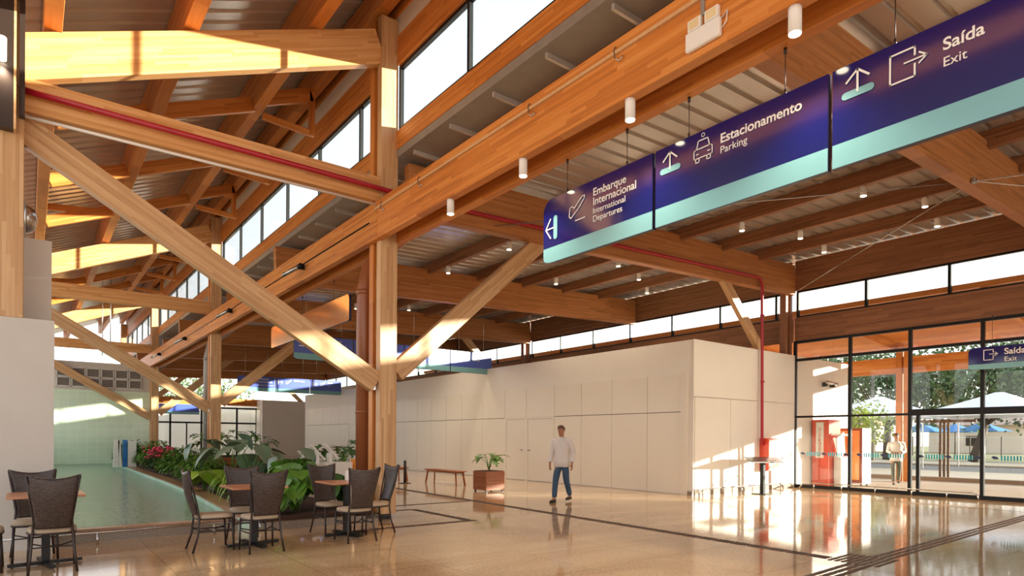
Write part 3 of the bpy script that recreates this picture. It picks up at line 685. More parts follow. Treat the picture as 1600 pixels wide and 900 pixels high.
# conduits
t = tag(wb(MB().beam((4.785, -2, 5.43), (4.785, 10.15, 5.43), .03, .035), 'cable_tray', M['wood_pale']), 'pale narrow cable tray fixed along the near face of the girder', 'cable tray')
for k, y in enumerate((4.5, 5.9, 8.6, 9.9)):
    tag(wb(MB().tube([(4.79, y, 5.5), (4.77, y, 5.46), (4.76, y-.02, 5.36), (4.765, y-.08, 5.31), (4.775, y-.12, 5.35)], .008, 6), 'pipe_hook', M['steel']), 'thin metal hook hanging over the pale cable tray on the girder', 'hook', 'hooks on the cable tray')
tag(wb(MB().tube([(-.1, 10.12, 5.51), (4.78, 10.12, 5.51)], .022), 'white_conduit', M['whitep']), 'white conduit running under the bottom chord of the nearest truss', 'conduit')
tag(wb(MB().tube([(4.79, 10.4, 5.26), (4.79, 35, 5.26)], .012, 6), 'dark_conduit', M['black']), 'thin dark conduit along the girder face beyond the main column', 'conduit')
for k, y in enumerate((14.0, 20.1, 26.8, 32.6)):
    t = empty('wall_spotlight', (4.78, y, 5.1), label='%s steel tube spotlight on the girder beyond the main column' % ORD[k], cat='spotlight')
    MB().tube([(-.32, .1, -.07), (-.1, -.35, .07)], .045, 14).build('steel_tube', M['steel'], t)
    MB().tube([(-.12, -.31, .058), (-.08, -.4, .085)], .055, 14).box(-.12, .0, -.38, -.34, .0, .12).build('mounting', M['black'], t)
tag(wb(MB().tube([(2.6, 33, 8.53), (2.6, 33, 5.0)], .02, 6).tube([(2.9, 33, 8.65), (2.9, 33, 5.0)], .02, 6), 'suspension_rods', M['steel']), 'pair of thin suspension rods hanging far back in the high nave', 'rods')
# red fire pipe
pz = lambda x: 5.51+.036*x
t = empty('fire_pipe', (16.71, 9.94, 0), label='long dark red fire pipe following the truss and tie beam then dropping to the hydrant', cat='pipe')
wb(MB().tube([(-.4, 10.05, 5.81), (4.75, 10.05, 5.78), (5.6, 9.97, 5.72), (16.5, 9.96, pz(16.5)), (16.66, 9.95, pz(16.7)-.03), (16.71, 9.93, pz(16.7)-.2), (16.71, 9.9, 1.45), (16.73, 9.9, 1.37), (16.78, 9.9, 1.34), (16.82, 9.9, 1.34)], .042, 12), 'pipe', M['red'], t)
wb(MB().lathe([(.06, 0), (.06, .05)], (16.71, 9.9, 3.1)).lathe([(.06, 0), (.06, .05)], (16.71, 9.92, 5.0)), 'coupling', M['red'], t)
t = empty('hydrant_cabinet', (17.4, 9.9, .57), label='pale pink fire hydrant cabinet with orange side on the white wall', cat='cabinet')
wb(MB().box(16.8, 17.35, 9.75, 10.03, .57, 1.5), 'body', M['atm_red'], t)
wb(MB().box(16.8, 17.35, 9.73, 9.75, .59, 1.48), 'door', plain('pink_door', rgb(226, 178, 160), rough=.4), t)
wb(MB().prism([(17.08+.1*math.cos(k*math.pi/8), 1.2+.1*math.sin(k*math.pi/8)) for k in range(16)], 9.72, 9.73, lambda a, b, c: (a, c, b)), 'round_plate', M['gray'], t)
# big brown downpipes
for k, (y, m) in enumerate(((10.95, 'brownpipe'), (23.75, 'gray'), (36.6, 'gray'))):
    t = empty('downpipe', (4.96, y, 0), label=('thick brown downpipe bending down behind the main column', 'grey downpipe behind the second column', 'grey downpipe behind the third column')[k], cat='downpipe')
    pts = [(6.05, y, 6.45), (6.0, y, 5.9)]
    pts += [(5.7, y, 5.3), (5.3, y, 4.95), (5.05, y, 4.6), (4.97, y, 4.2), (4.96, y, 3.8), (4.96, y, 0)]
    wb(MB().tube(pts, .145, 16), 'pipe', M[m], t)
    wb(MB().lathe([(.155, 0), (.155, .09)], (4.96, y, 4.1)).lathe([(.155, 0), (.155, .05)], (4.96, y, 1.9)), 'joint', M[m], t)
tag(wb(MB().tube([(5.16, 10.6, 0), (5.16, 10.6, 3.8)], .03), 'steel_conduit', M['steel']), 'thin steel conduit beside the brown downpipe', 'conduit')
# steel bracing rods in the roof
NODE = Vector((12.3, 3.55, 5.72))
for k, (p, lb) in enumerate((((18.6, 9.9, 6.0), 'thin steel brace rod running from the roof node down to the outer column'), ((7.2, 9.95, 5.6), 'thin steel brace rod running left from the roof node behind the signs'), ((18.6, -2.5, 6.6), 'thin steel brace rod leaving the picture at the upper right'), ((17.8, 1.2, 5.9), 'thin steel brace rod running level to the right edge'))):
    tag(wb(MB().tube([NODE, p], .009, 6), 'brace_rod', M['steel']), lb, 'brace rod')
tag(wb(MB().box(NODE.x-.05, NODE.x+.05, NODE.y-.02, NODE.y+.04, NODE.z-.03, NODE.z+.06), 'rod_node', M['steel'], bevel=.01), 'small steel plate where the brace rods meet on the tie beam', 'bracket')

# ================================================================ POOL AND PLANTER
edge = [(2.6, 10.45), (2.75, 12.6), (2.95, 16), (3.05, 20), (3.1, 25), (3.2, 31), (3.3, 36.26)]
poly = [(-.44, 10.57)]+[(2.62, 10.57)]+edge[1:]+[(-.44, 36.26)]
tag(wb(MB().prism(poly, .0, .03), 'pool_basin', M['pooltile']), 'green tiled basin of the indoor pool', 'pool')
tag(wb(MB().prism(poly, .118, .12), 'pool_water', M['water']), 'still green water filling the long indoor pool', 'water', kind='stuff')
t = empty('stone_kerb', (1.5, 10.4, 0), label='low granite rim around the indoor pool with brown stone top', cat='pool rim')
wb(MB().box(.27, 2.6, 10.3, 10.57, 0, .15), 'front_rim', M['granite_gray'], t)
wb(MB().box(.27, 2.6, 10.34, 10.57, .15, .175), 'front_top', M['granite_rim'], t)
e2 = [(2.6, 10.3)]+edge; outer = [(x+.3, y) for x, y in e2]
wb(MB().prism(e2+outer[::-1], 0, .2), 'side_rim', M['pooltile'], t)
wb(MB().prism([(x-.02, y) for x, y in e2]+outer[::-1], .2, .225), 'side_top', M['granite_rim'], t)
t = empty('floor_rail', (1, 10.2, 0), label='low stainless rail along the front of the pool', cat='rail')
wb(MB().tube([(-1.2, 10.0, .14), (2.9, 10.12, .17)], .016), 'tube', M['steel'], t)
for x in (.75, 2.2, 2.85, -.3): wb(MB().tube([(x, 10.03, 0), (x, 10.05, .155)], .018), 'post', M['steel'], t)
# planter bed
bed = [(2.92, 10.15), (4.75, 10.15), (4.75, 35.9), (3.62, 36.2), (3.35, 25), (3.2, 16), (3.0, 12)]
tag(wb(MB().prism(bed, 0, .19), 'planter_bed', M['soil']), 'long brown soil bed between the pool and the columns', 'flower bed')
tag(wb(MB().prism([(2.9, 10.03), (4.83, 10.03), (4.83, 36), (4.75, 36), (4.75, 10.15), (2.9, 10.15)], 0, .12), 'planter_kerb', M['granite_gray']), 'pale low stone kerb around the planted bed', 'kerb')
rnd = random.Random(3)
def leaf(mb, base, az, el, L, Wd, kind='heart', droop=.5, nu=8):
    """leaf blade starting at base, heading az, elevation el, drooping"""
    d0 = Vector((math.cos(az)*math.cos(el), math.sin(az)*math.cos(el), math.sin(el))); side = Vector((-math.sin(az), math.cos(az), 0))
    p = Vector(base); rows = []; e = el; nv = 4
    if kind == 'monstera': nu = 17
    for i in range(nu+1):
        t = i/nu
        if kind == 'strap': w = Wd*(1-t**3)*.5
        elif kind == 'heart': w = Wd*.5*min(1, (t*4+.25))*max(0, 1-t**1.7)**.8*1.15
        elif kind == 'oval': w = Wd*.5*math.sin(math.pi*min(1, t*.97+.03))**.7
        else: w = Wd*.5*(min(1, t*3+.3)*max(0, 1-t**2.2)**.7)*(1 if i % 4 < 2 else .32)
        upv = side.cross(Vector((math.cos(az)*math.cos(e), math.sin(az)*math.cos(e), math.sin(e))))*-1
        row = []
        for j in range(nv+1):
            v = (j/nv-.5)*2
            row.append(p+side*(v*w)+upv*(abs(v)*w*.22))
        rows.append(row)
        st = L/nu; e -= droop/nu
        p = p+Vector((math.cos(az)*math.cos(e), math.sin(az)*math.cos(e), math.sin(e)))*st
    n = nv+1; vs = [q for r in rows for q in r]; fs = [(i*n+j, i*n+j+1, (i+1)*n+j+1, (i+1)*n+j) for i in range(nu) for j in range(nv)]
    mb.add(vs, fs, True)
def plant(name, x, y, z, H, nl, L, Wd, kind, mat, label, cat='plant', droop=.6, group=None, spread=1.0, stemmat='leaf_mid', el=.5, parent=None, rot=0, azr=None):
    t = empty(name, (x, y, z), label=label, cat=cat, group=group)
    lf = MB(); st = MB()
    for k in range(nl):
        az = (k*2.4+rnd.uniform(-.3, .3)+rot) if azr is None else rnd.uniform(*azr)
        h = H*rnd.uniform(.55, 1); r = spread*rnd.uniform(.25, .6)*H*.6
        tip = Vector((math.cos(az)*r, math.sin(az)*r, h))
        st.tube([(0, 0, 0), (tip.x*.35, tip.y*.35, h*.6), tuple(tip)], [.014*max(.5, L/.5), .01*max(.5, L/.5), .006], 5)
        leaf(lf, tip, az, (rnd.uniform(-.1, el) if not isinstance(el, tuple) else rnd.uniform(*el)), L*rnd.uniform(.75, 1.1), Wd*rnd.uniform(.8, 1.1), kind, droop*rnd.uniform(.7, 1.4))
    lf.build('leaves', M[mat], t); st.build('stems', M[stemmat], t)
    return t
def bush(name, x, y, z, rx, ry, h, n, mat, label, size=.09, kind='oval'):
    t = empty(name, (x, y, z), label=label, cat='plant'); lf = MB(); st = MB(); n = int(n*1.7); size *= 1.15
    for k in range(n):
        a = rnd.uniform(0, 6.283); r = math.sqrt(rnd.uniform(0, 1)); zz = h*(1-r*r*.6)*rnd.uniform(.35, 1)
        p = (rx*r*math.cos(a), ry*r*math.sin(a), zz)
        leaf(lf, p, a+rnd.uniform(-1, 1), rnd.uniform(-.2, .9), size*rnd.uniform(.7, 1.5), size*.42, kind, .8, nu=3)
    for k in range(14):
        a = k*.45; st.tube([(0, 0, 0), (rx*.5*math.cos(a), ry*.5*math.sin(a), h*.75)], .008, 4)
    lf.build('leaves', M[mat], t); st.build('stems', M['bark'], t); return t
# small things along the bed, from far to near
bush('leafy_shrub', 3.75, 33.0, .2, .6, 1.4, 1.1, 500, 'leaf_dark', 'dark leafy shrub at the far end of the bed behind the sculpture', .2)
bush('leafy_shrub', 4.1, 28.5, .2, .7, 1.6, 1.15, 700, 'leaf_mid', 'bushy mid green shrub right of the sculpture in the planted bed', .17)
t = bush('flowering_shrub', 3.75, 25.6, .2, .45, 1.0, .8, 380, 'leaf_dark', 'low shrub with pink red flowers beside the sculpture', .13)
mb = MB()
for k in range(90): a = rnd.uniform(0, 6.28); r = rnd.uniform(.1, .5); mb.lathe([(.01, 0), (.05, .02), (.04, .06), (.01, .07)], (r*math.cos(a), r*1.6*math.sin(a), rnd.uniform(.45, .85)), 6)
fl = mb.build('flowers', M['flower'], t); fl['kind'] = 'stuff'
bush('fern', 3.95, 22.4, .2, .65, 1.5, .95, 900, 'leaf_mid', 'feathery green fern mass halfway along the planted bed', .14)
bush('fern', 3.85, 18.8, .2, .6, 1.4, .8, 900, 'leaf_mid', 'feathery green fern nearer the viewer, spilling toward the pool', .13)
bush('fern', 4.3, 15.6, .2, .5, 1.2, .75, 600, 'leaf_dark', 'low dark fern under the elephant ear leaves', .13)
EL = (-1.05, -.05)
plant('elephant_ear', 4.2, 20.6, .2, 1.2, 6, .65, .5, 'heart', 'leaf_gray', 'grey-green elephant ear plant farthest along the bed', droop=.4, el=EL)
plant('elephant_ear', 4.1, 17.0, .2, 1.35, 7, .68, .52, 'heart', 'leaf_gray', 'elephant ear plant with broad drooping leaves before the second column', droop=.4, el=EL)
plant('elephant_ear', 3.9, 14.4, .2, 1.25, 7, .56, .46, 'heart', 'leaf_gray', 'tall elephant ear plant with hanging leaves above the middle table', droop=.4, el=EL)
plant('elephant_ear', 4.35, 13.0, .2, 1.05, 5, .46, .38, 'heart', 'leaf_gray', 'elephant ear plant just behind the middle dining chairs', droop=.4, el=EL)
plant('spider_plant', 3.55, 14.4, .2, .4, 44, .8, .035, 'strap', 'leaf_lime', 'yellow-green strap-leaved plant in front of the elephant ears', droop=2.3, el=1.4)
plant('spider_plant', 3.4, 12.9, .2, .35, 40, .75, .035, 'strap', 'leaf_lime', 'nearer yellow-green strap-leaved plant behind the left chair of the middle table', droop=2.3, el=1.4)
plant('broad_leaf_plant', 3.2, 15.6, .2, .5, 7, .55, .5, 'heart', 'leaf_lime', 'bright lime broad-leaved plant overhanging the pool rim', droop=.4, el=(-.9, -.2))
plant('broad_leaf_plant', 3.3, 11.6, .19, .45, 12, .42, .36, 'heart', 'leaf_mid', 'broad-leaved plant at the near pool corner behind the middle table', droop=.5, el=(-1, -.1))
plant('climbing_philodendron', 3.65, 10.75, .19, .72, 44, .34, .32, 'heart', 'leaf_mid', 'dense low philodendron between the middle and right tables', droop=.5, spread=1.1, el=(-1.2, -.2))
plant('climbing_philodendron', 4.25, 10.9, .19, .6, 40, .32, .3, 'heart', 'leaf_dark', 'dark philodendron clump beside the main column foot', droop=.5, spread=1.1, el=(-1.2, -.2))
plant('climbing_philodendron', 3.3, 10.5, .19, .45, 26, .3, .28, 'heart', 'leaf_mid', 'philodendron spilling over the near end of the bed', droop=.5, spread=1.2, el=(-1.2, -.2))
plant('climbing_philodendron', 3.9, 11.9, .19, .85, 36, .36, .34, 'heart', 'leaf_mid', 'taller philodendron behind the other clumps of the bed', droop=.5, spread=1.1, el=(-1.2, -.2))
# sculpture of upright slabs
t = empty('slab_sculpture', (3.1, 30, .2), label='upright white and blue slab sculpture standing on the pool rim', cat='sculpture')
for nm, x0, x1, h, m, tilt in (('white_slab', 2.72, 2.9, 1.1, 'artwhite', .04), ('white_slab', 2.93, 3.02, 1.08, 'artwhite', -.05), ('blue_slab', 3.05, 3.2, 1.1, 'artblue', .0), ('white_slab', 3.23, 3.52, 1.06, 'artwhite', 0)):
    wb(MB().prism([(x0, .2), (x1, .2), (x1+tilt, .2+h), (x0+tilt, .2+h)], 29.6, 29.75, lambda a, b, c: (a, c, b)), nm, M[m], t)

# ================================================================ DINING FURNITURE
def make_chair():
    t = empty('dining_chair', (0, 0, 0))
    # woven back, origin at centre, chair faces +Y
    def bk(u, v):
        w = .3+.165*(v**1.5); x = (u-.5)*w; z = .47+v*.53+.045*(abs(u-.5)*2)**2*v
        return (x, -.2-.11*v-.03*math.sin(math.pi*v)+.035*(abs(u-.5)*2)**2*0-.03*(1-(abs(u-.5)*2)**2), z)
    MB().grid(bk, 12, 14).build('backrest', M['rattan'], t, solid=.022)
    seat = MB(); P = []
    for k in range(28):
        a = 2*math.pi*k/28; ca, sa = math.cos(a), math.sin(a); q = .55
        P.append((.225*abs(ca)**q*(1 if ca > 0 else -1)*(1.0 if sa > 0 else .93), .215*abs(sa)**q*(1 if sa > 0 else -1)))
    n = len(P); vs = []
    for s, z in ((.97, .415), (1, .425), (1, .445), (.95, .462), (.6, .47)): vs += [(x*s, y*s+.01, z) for x, y in P]
    fs = [(i*n+k, i*n+(k+1) % n, (i+1)*n+(k+1) % n, (i+1)*n+k) for i in range(4) for k in range(n)]+[tuple(range(n-1, -1, -1)), tuple(4*n+k for k in range(n))]
    seat.add(vs, fs, True).build('seat', M['seat'], t)
    MB().tube([(x*.97, y*.97+.01, .41) for x, y in P+P[:2]], .012, 6).build('seat_frame', M['steel_dark'], t)
    for sx in (-1, 1):
        MB().tube([(sx*.2, .19, .41), (sx*.205, .2, .2), (sx*.21, .21, 0)], .013, 8).build('leg', M['steel_dark'], t)
        MB().tube([(sx*.228, -.33, 1.03), (sx*.195, -.27, .8), (sx*.163, -.21, .55), (sx*.175, -.19, .4), (sx*.19, -.21, .2), (sx*.21, -.27, 0)], .013, 8).build('leg', M['steel_dark'], t)
        MB().tube([(sx*.205, .2, .25), (sx*.188, -.2, .25)], .008, 6).build('stretcher', M['steel_dark'], t)
    MB().tube([(-.205, .2, .27), (-.06, .03, .25), (.06, .03, .25), (.205, .2, .27)], .008, 6).tube([(-.19, -.2, .27), (-.06, -.03, .25), (.06, -.03, .25), (.19, -.2, .27)], .008, 6).build('stretcher', M['steel_dark'], t)
    return t
proto = make_chair()
chairs = [(.22, 8.44, 0, 'woven dining chair with its back to the viewer at the left table'), (.07, 9.28, math.pi+.05, 'woven dining chair facing the viewer behind the left table'), (-.42, 8.72, -math.pi/2, 'woven dining chair cut off by the left edge of the picture'),
          (1.9, 8.78, -math.pi/2, 'woven dining chair seen side on at the left of the middle table'), (2.43, 9.2, math.pi-.05, 'woven dining chair behind the middle table, facing the viewer'), (2.38, 8.34, 0, 'woven dining chair with its back to the viewer at the middle table'),
          (3.68, 9.26, math.pi+.12, 'woven dining chair behind the right table, next to the plants'), (3.68, 8.4, 0.0, 'woven dining chair with its back to the viewer at the right table'), (4.2, 8.92, math.pi/2, 'woven dining chair side on before the foot of the main column')]
for i, (x, y, a, lb) in enumerate(chairs):
    o = proto if i == 0 else copy_tree(proto)
    o.location = (x, y, 0); o.rotation_euler = (0, 0, a); tag(o, lb, 'chair', 'woven dining chairs')
def make_table():
    t = empty('dining_table', (0, 0, 0))
    MB().box(-.35, .35, -.35, .35, .775, .8).build('table_top', plain('table_top', rgb(196, 132, 92), rough=.3), t, bevel=.004)
    MB().box(-.04, .04, -.04, .04, .05, .775).build('pedestal', M['black'], t)
    f = MB()
    for a in (0, math.pi/2): f.beam((-.34*math.cos(a), -.34*math.sin(a), .03), (.34*math.cos(a), .34*math.sin(a), .03), .06, .035)
    f.build('foot_cross', M['black'], t, rz=.15)
    return t
tp = make_table()
for i, (x, y, lb) in enumerate(((.17, 8.78, 'square brown dining table on a black pedestal at the far left'), (2.4, 8.75, 'square brown dining table in the middle, before the pool corner'), (3.76, 8.88, 'square brown dining table near the main column, right of the three'))):
    o = tp if i == 0 else copy_tree(tp)
    o.location = (x, y, 0); tag(o, lb, 'table', 'square dining tables')
t = empty('napkin_holder', (3.85, 9.0, .8), label='small white paper holder standing on the right dining table', cat='napkin holder')
MB().box(-.05, .05, -.04, .04, 0, .15).build('holder', M['whitep'], t, bevel=.008)

# ================================================================ HALL FURNITURE
def planter(x, y, rz, label, plants=True, H=.62, s=1.0):
    t = empty('wooden_planter', (x, y, 0), rz, label=label, cat='planter')
    w = .31*s
    mb = MB().box(-w+.012, w-.012, -w+.012, w-.012, .055, .56)
    for k in range(6): mb.box(-w, w, -w, w, .05+k*.086, .05+k*.086+.079)
    mb.build('slatted_box', M['teak'], t)
    for sx in (-1, 1):
        for sy in (-1, 1): MB().box(sx*w*.85-.02, sx*w*.85+.02, sy*w*.85-.02, sy*w*.85+.02, 0, .05).build('foot', M['black'], t)
    MB().box(-w*.9, w*.9, -w*.9, w*.9, .562, .568).build('soil', M['soil'], t)
    return t
planter(10.05, 14.05, .0, 'square teak planter box standing alone before the white wall')
plant('monstera', 10.05, 14.05, .565, .5, 11, .36, .34, 'monstera', 'leaf_mid', 'monstera growing in the teak planter before the white wall', 'plant', droop=1.1, spread=1.5)
def bench(x, y, rz, label, L=1.55):
    t = empty('wooden_bench', (x, y, 0), rz, label=label, cat='bench')
    MB().box(-L/2, L/2, -.19, .19, .42, .45).build('seat', M['teak'], t, bevel=.005)
    MB().box(-L/2+.08, L/2-.08, -.15, .15, .375, .42).build('apron', M['teak'], t)
    for sx in (-1, 1):
        for sy in (-1, 1): MB().beam((sx*(L/2-.14), sy*.13, .4), (sx*(L/2-.06), sy*.16, 0), .04, .045).build('leg', M['teak'], t)
    return t
bench(10.45, 17.0, math.radians(90), 'brown wooden bench left of the teak planter before the white wall', 1.95)
bench(10.1, 20.0, math.radians(90), 'brown wooden bench partly hidden by the main column', 1.9)
bench(7.7, 22.9, math.radians(78), 'brown wooden bench far back beside a low planter', 2.2)
bench(9.3, 26.5, math.radians(82), 'brown wooden bench farthest back near the passage', 2.0)
t = empty('queue_post', (9.55, 17.95, 0), label='dark free-standing post with a flat base beside the bench', cat='post')
MB().lathe([(.045, .02), (.045, .72), (.04, .73)], n=16).build('post', M['steel_dark'], t); MB().lathe([(.2, 0), (.2, .012), (.05, .025)], n=20).build('base', M['steel_dark'], t)
planter(8.6, 30.0, .1, 'teak planter box far back at the right of the passage'); plant('monstera', 8.6, 30, .57, 1.0, 9, .6, .5, 'monstera', 'leaf_mid', 'bushy monstera in the planter box right of the passage', droop=1.1, spread=1)
planter(7.0, 29.5, .1, 'teak planter box far back at the left of the passage', s=1.3); plant('monstera', 7.0, 29.5, .57, 1.2, 9, .6, .5, 'monstera', 'leaf_dark', 'spreading dark plant in the far left planter box', droop=1.0, spread=2.2)
planter(6.2, 29.0, .1, 'teak planter box just right of the second column', s=1.1); plant('monstera', 6.2, 29, .57, 1.1, 9, .6, .5, 'monstera', 'leaf_mid', 'leafy plant in the planter right of the second column', droop=1.0, spread=2.0)
# self service counter with slanted screens
t = empty('service_counter', (5.8, 15.3, 0), label='white self service counter behind the right dining table', cat='counter')
wb(MB().box(5.22, 5.8, 15, 15.6, 0, .8), 'left_cabinet', M['plaster'], t); wb(MB().box(5.8, 6.5, 15, 15.7, 0, .83), 'right_cabinet', M['whitep'], t)
for k, (x, y, s) in enumerate(((5.34, 15.3, .5), (5.68, 15.3, .72), (6.02, 15.3, .72))):
    o = empty('screen_stand', (x, y, .8 if k < 2 else .83), label=('small white slanted screen stand at the left of the counter', 'tall white slanted screen stand in the middle of the counter', 'tall white slanted screen stand at the right of the counter')[k], cat='screen stand')
    MB().box(-.06*s, .06*s, -.12*s, .12*s, 0, .32*s).build('stem', M['whitep'], o)
    MB().beam((-.2*s, 0, .62*s), (.26*s, 0, .12*s), .34*s, .05*s).build('screen', M['whitep'], o)
plant('monstera', 6.95, 16.9, .0, 1.35, 26, .5, .4, 'monstera', 'leaf_dark', 'dark large monstera behind the self service counter', droop=1.2, spread=1.2)
t = empty('orange_cloth', (6.68, 15.2, 0), label='orange cloth draped on a dark post beside the brown downpipe', cat='cloth')
MB().tube([(0, 0, 0), (0, 0, .9)], .04).build('post', M['steel_dark'], t)
MB().grid(lambda u, v: (.17*(1-.4*v)*math.cos(u*6.28)+.03*math.sin(u*25), .1*math.sin(u*6.28), .12+.78*v), 24, 5).build('cloth', M['orangecloth'], t)
# standing table by the glass front
t = empty('standing_table', (15.65, 9.25, 0), label='tall standing table with slanted dark top by the white wall and glass front', cat='table')
wb(MB().box(15.6, 15.7, 9.2, 9.3, 0, .91), 'post', M['black'], t); wb(MB().box(15.45, 15.85, 9.05, 9.45, 0, .015), 'base', M['black'], t)
wb(MB().add([(15.28, 9.6, 1.0), (16.95, 9.6, .965), (16.1, 8.9, .86), (14.6, 8.9, .9), (15.28, 9.6, .97), (16.95, 9.6, .935), (16.1, 8.9, .83), (14.6, 8.9, .87)], [(0, 1, 2, 3), (7, 6, 5, 4), (0, 4, 5, 1), (1, 5, 6, 2), (2, 6, 7, 3), (3, 7, 4, 0)]), 'table_top', M['steel_dark'], t)
wb(MB().box(15.3, 16.1, 9.12, 9.3, .87, .91), 'under_shelf', M['black'], t)
# low steel rails
def rail(pts, posts, label):
    t = empty('floor_rail', posts[0]+(0,), label=label, cat='rail')
    wb(MB().tube(pts, .018), 'tube', M['steel'], t)
    for x, y in posts: wb(MB().tube([(x, y, 0), (x, y, .17)], .014), 'post', M['steel'], t)
rail([(13.62, 9.8, 0), (13.62, 9.8, .16), (13.75, 9.82, .18), (16.6, 9.83, .18), (18.1, 9.83, .18), (18.35, 9.8, .0)], [(13.8, 9.82), (14.7, 9.83), (15.6, 9.83), (16.6, 9.83), (17.6, 9.83)], 'low stainless rail along the foot of the white wall near the standing table')
rail([(18.4, 9.7, 0), (18.45, 9.6, .16), (18.5, 9.4, .18), (18.5, 5.35, .18), (18.5, 5.25, .14), (18.5, 5.22, 0)], [(18.5, 9.3), (18.5, 8.5), (18.5, 7.6), (18.5, 6.7), (18.5, 5.9)], 'low stainless rail along the foot of the glass front')
# tactile strips and floor joints
def strip(p0, p1, w, label, bars=3, dash=None):
    p0, p1 = Vector(p0+(0,)), Vector(p1+(0,)); d = (p1-p0); L = d.length; d.normalize(); s = Vector((-d.y, d.x, 0)); mb = MB()
    for b in range(bars):
        o = s*((b-(bars-1)/2)*w/bars); q = 0
        while q < L:
            e = min(L, q+.25); mb.beam(p0+o+d*q+Vector((0, 0, .003)), p0+o+d*e+Vector((0, 0, .003)), w/bars*.55, .004); q += .28
    o = tag(wb(mb, 'tactile_strip', M['tactile']), label, 'tactile paving'); return o
strip((7.85, 3.75), (8.42, 17), .2, 'long dark tactile strip crossing the hall floor past the walking person')
strip((8.42, 17.0), (8.45, 44), .2, 'dark tactile strip continuing far into the hall beyond the benches')
strip((4.0, 3.15), (7.7, 3.33), .3, 'dark tactile strip cut by the bottom edge of the picture')
strip((6.0, 2.83), (18.4, 3.55), .01, 'thin joint line') if False else None
strip((8.4, 3.36), (18.5, 3.6), .26, 'dark tactile strip running right toward the glass doors')
strip((5.9, 2.45), (8.3, 3.2), .18, 'short dark tactile strip joining the paving node') if False else None
strip((5.35, 12.1), (8.1, 12.1), .12, 'thin dark tactile strip joining the column square to the long strip', 2)
strip((4.3, 9.2), (6.3, 9.2), .16, 'dark tactile strip before the main column foot', 3)
strip((6.2, 9.3), (6.2, 11.3), .16, 'dark tactile strip right of the main column foot', 3)
strip((5.35, 11.3), (6.2, 11.3), .12, 'dark tactile strip behind the main column foot', 3)
strip((7.72, 3.42), (8.38, 3.45), .6, 'dark tactile square where the strips meet', 8)
tag(wb(MB().box(16.25, 16.27, 2, 9.1, .0, .002).box(16.25, 17.6, 9.1, 9.12, 0, .002), 'floor_joint', M['groove']), 'thin dark joint line in the floor parallel to the glass front', 'floor joint')
# ================================================================ OUTSIDE
struct(wb(MB().box(18.95, 22.3, 10.06, 10.3, 0, 3.8), 'wall_right', M['white']))
wl = empty('wall_light', (20.75, 10.0, 3.3), label='steel tube wall light on the white wall outside the glass', cat='wall light')
wb(MB().tube([(20.45, 9.88, 3.34), (21.15, 9.88, 3.3)], .05, 14), 'tube', M['steel'], wl)
wb(MB().box(20.5, 20.54, 9.88, 10.06, 3.2, 3.34).box(21.0, 21.04, 9.88, 10.06, 3.2, 3.32), 'bracket', M['black'], wl)
# outer canopy
t = empty('canopy', (23, 0, 5), label='timber boarded canopy outside the glass front, glowing orange in the sun', cat='canopy')
def cz(x): return 5.42-.08*(x-19.3)
mb = MB().prism([(19.35, cz(19.35)), (26.2, cz(26.2)), (26.2, cz(26.2)+.1), (19.35, cz(19.35)+.14)], -14, 34, lambda a, b, c: (a, c, b))
o = wb(mb, 'soffit', M['wood'], t)
for k, y in enumerate((-3, 1.2, 5.4, 9.6, 13.8, 18, 22.2)):
    wb(MB().beam((19.4, y, cz(19.4)-.12), (26, y, cz(26)-.12), .14, .24), 'rafter', M['wood'], t)
for k, y in enumerate((-7.5, 9.3, 21)):
    c = empty('timber_column', (25, y, 0), label=('outdoor timber column out of the right side of the picture', 'outdoor timber column behind the glass, holding the canopy', 'outdoor timber column farther along the canopy')[k], cat='column')
    member('plank', (24.9, y-.14, 0), (24.9, y-.14, 4.9), .2, .16, M['wood'], c, upv=(1, 0, 0)); member('plank', (24.9, y+.12, 0), (24.9, y+.12, 4.9), .2, .14, M['wood'], c, upv=(1, 0, 0))
member('canopy_beam', (25.0, -14, 4.18), (25.0, 34, 4.18), .18, .58, M['wood'], label='long outdoor timber beam behind the glass at the canopy edge')
aw = empty('sunblocker', (25.2, -2, 3), label='pale fabric awning added out of view at the canopy edge to cut low sun', cat='sunblocker')  # unseen sheet, added to trim the sun patch on the white wall
wb(MB().box(25.15, 25.17, -12, 4.3, 3.0, 5.0), 'fabric', M['tent'], aw); wb(MB().tube([(25.16, -12, 3.0), (25.16, 4.3, 3.0)], .03), 'bottom_bar', M['steel'], aw)
# bank machines
t = empty('cash_machine', (20.1, 9.7, 0), label='red cash machine cabinet behind the first glass pane, lettered Banco24Horas', cat='cash machine')
cab = wb(MB().box(19.75, 20.5, 9.46, 9.985, 0, 2.1), 'cabinet', M['atm_red'], t)
wb(MB().box(19.7, 20.5, 9.99, 10.05, 0, 2.0).box(19.7, 19.72, 9.99, 10.4, 0, 2.0), 'cream_side', M['cream'], t) if False else None
pl = wb(MB().box(19.735, 19.75, 9.62, 9.86, .9, 2.02), 'white_plate', M['artwhite'], t)
text('lettering', 'Banco24Horas', .155, (19.735, 9.7, .94), (0, 0, 1), (0, 1, 0), M['atm_red'], pl)
wb(MB().beam((19.9, 9.2, 1.62), (20.2, 9.3, .95), .5, .05, upv=(0, 1, 0)), 'screen_frame', M['whitep'], t)
wb(MB().box(20.0, 20.5, 9.2, 9.42, 0, .95).box(19.8, 20.5, 9.1, 9.42, 1.6, 1.65), 'keypad_shelf', M['whitep'], t)
t = empty('poster_kiosk', (21.2, 9.4, 0), label='brown framed poster kiosk with a white side behind the second glass pane', cat='kiosk')
wb(MB().box(21.0, 21.6, 9.0, 9.78, .06, 1.85), 'body', M['whitep'], t); wb(MB().box(20.97, 21.0, 9.0, 9.78, .1, 1.85), 'frame', M['brownframe'], t)
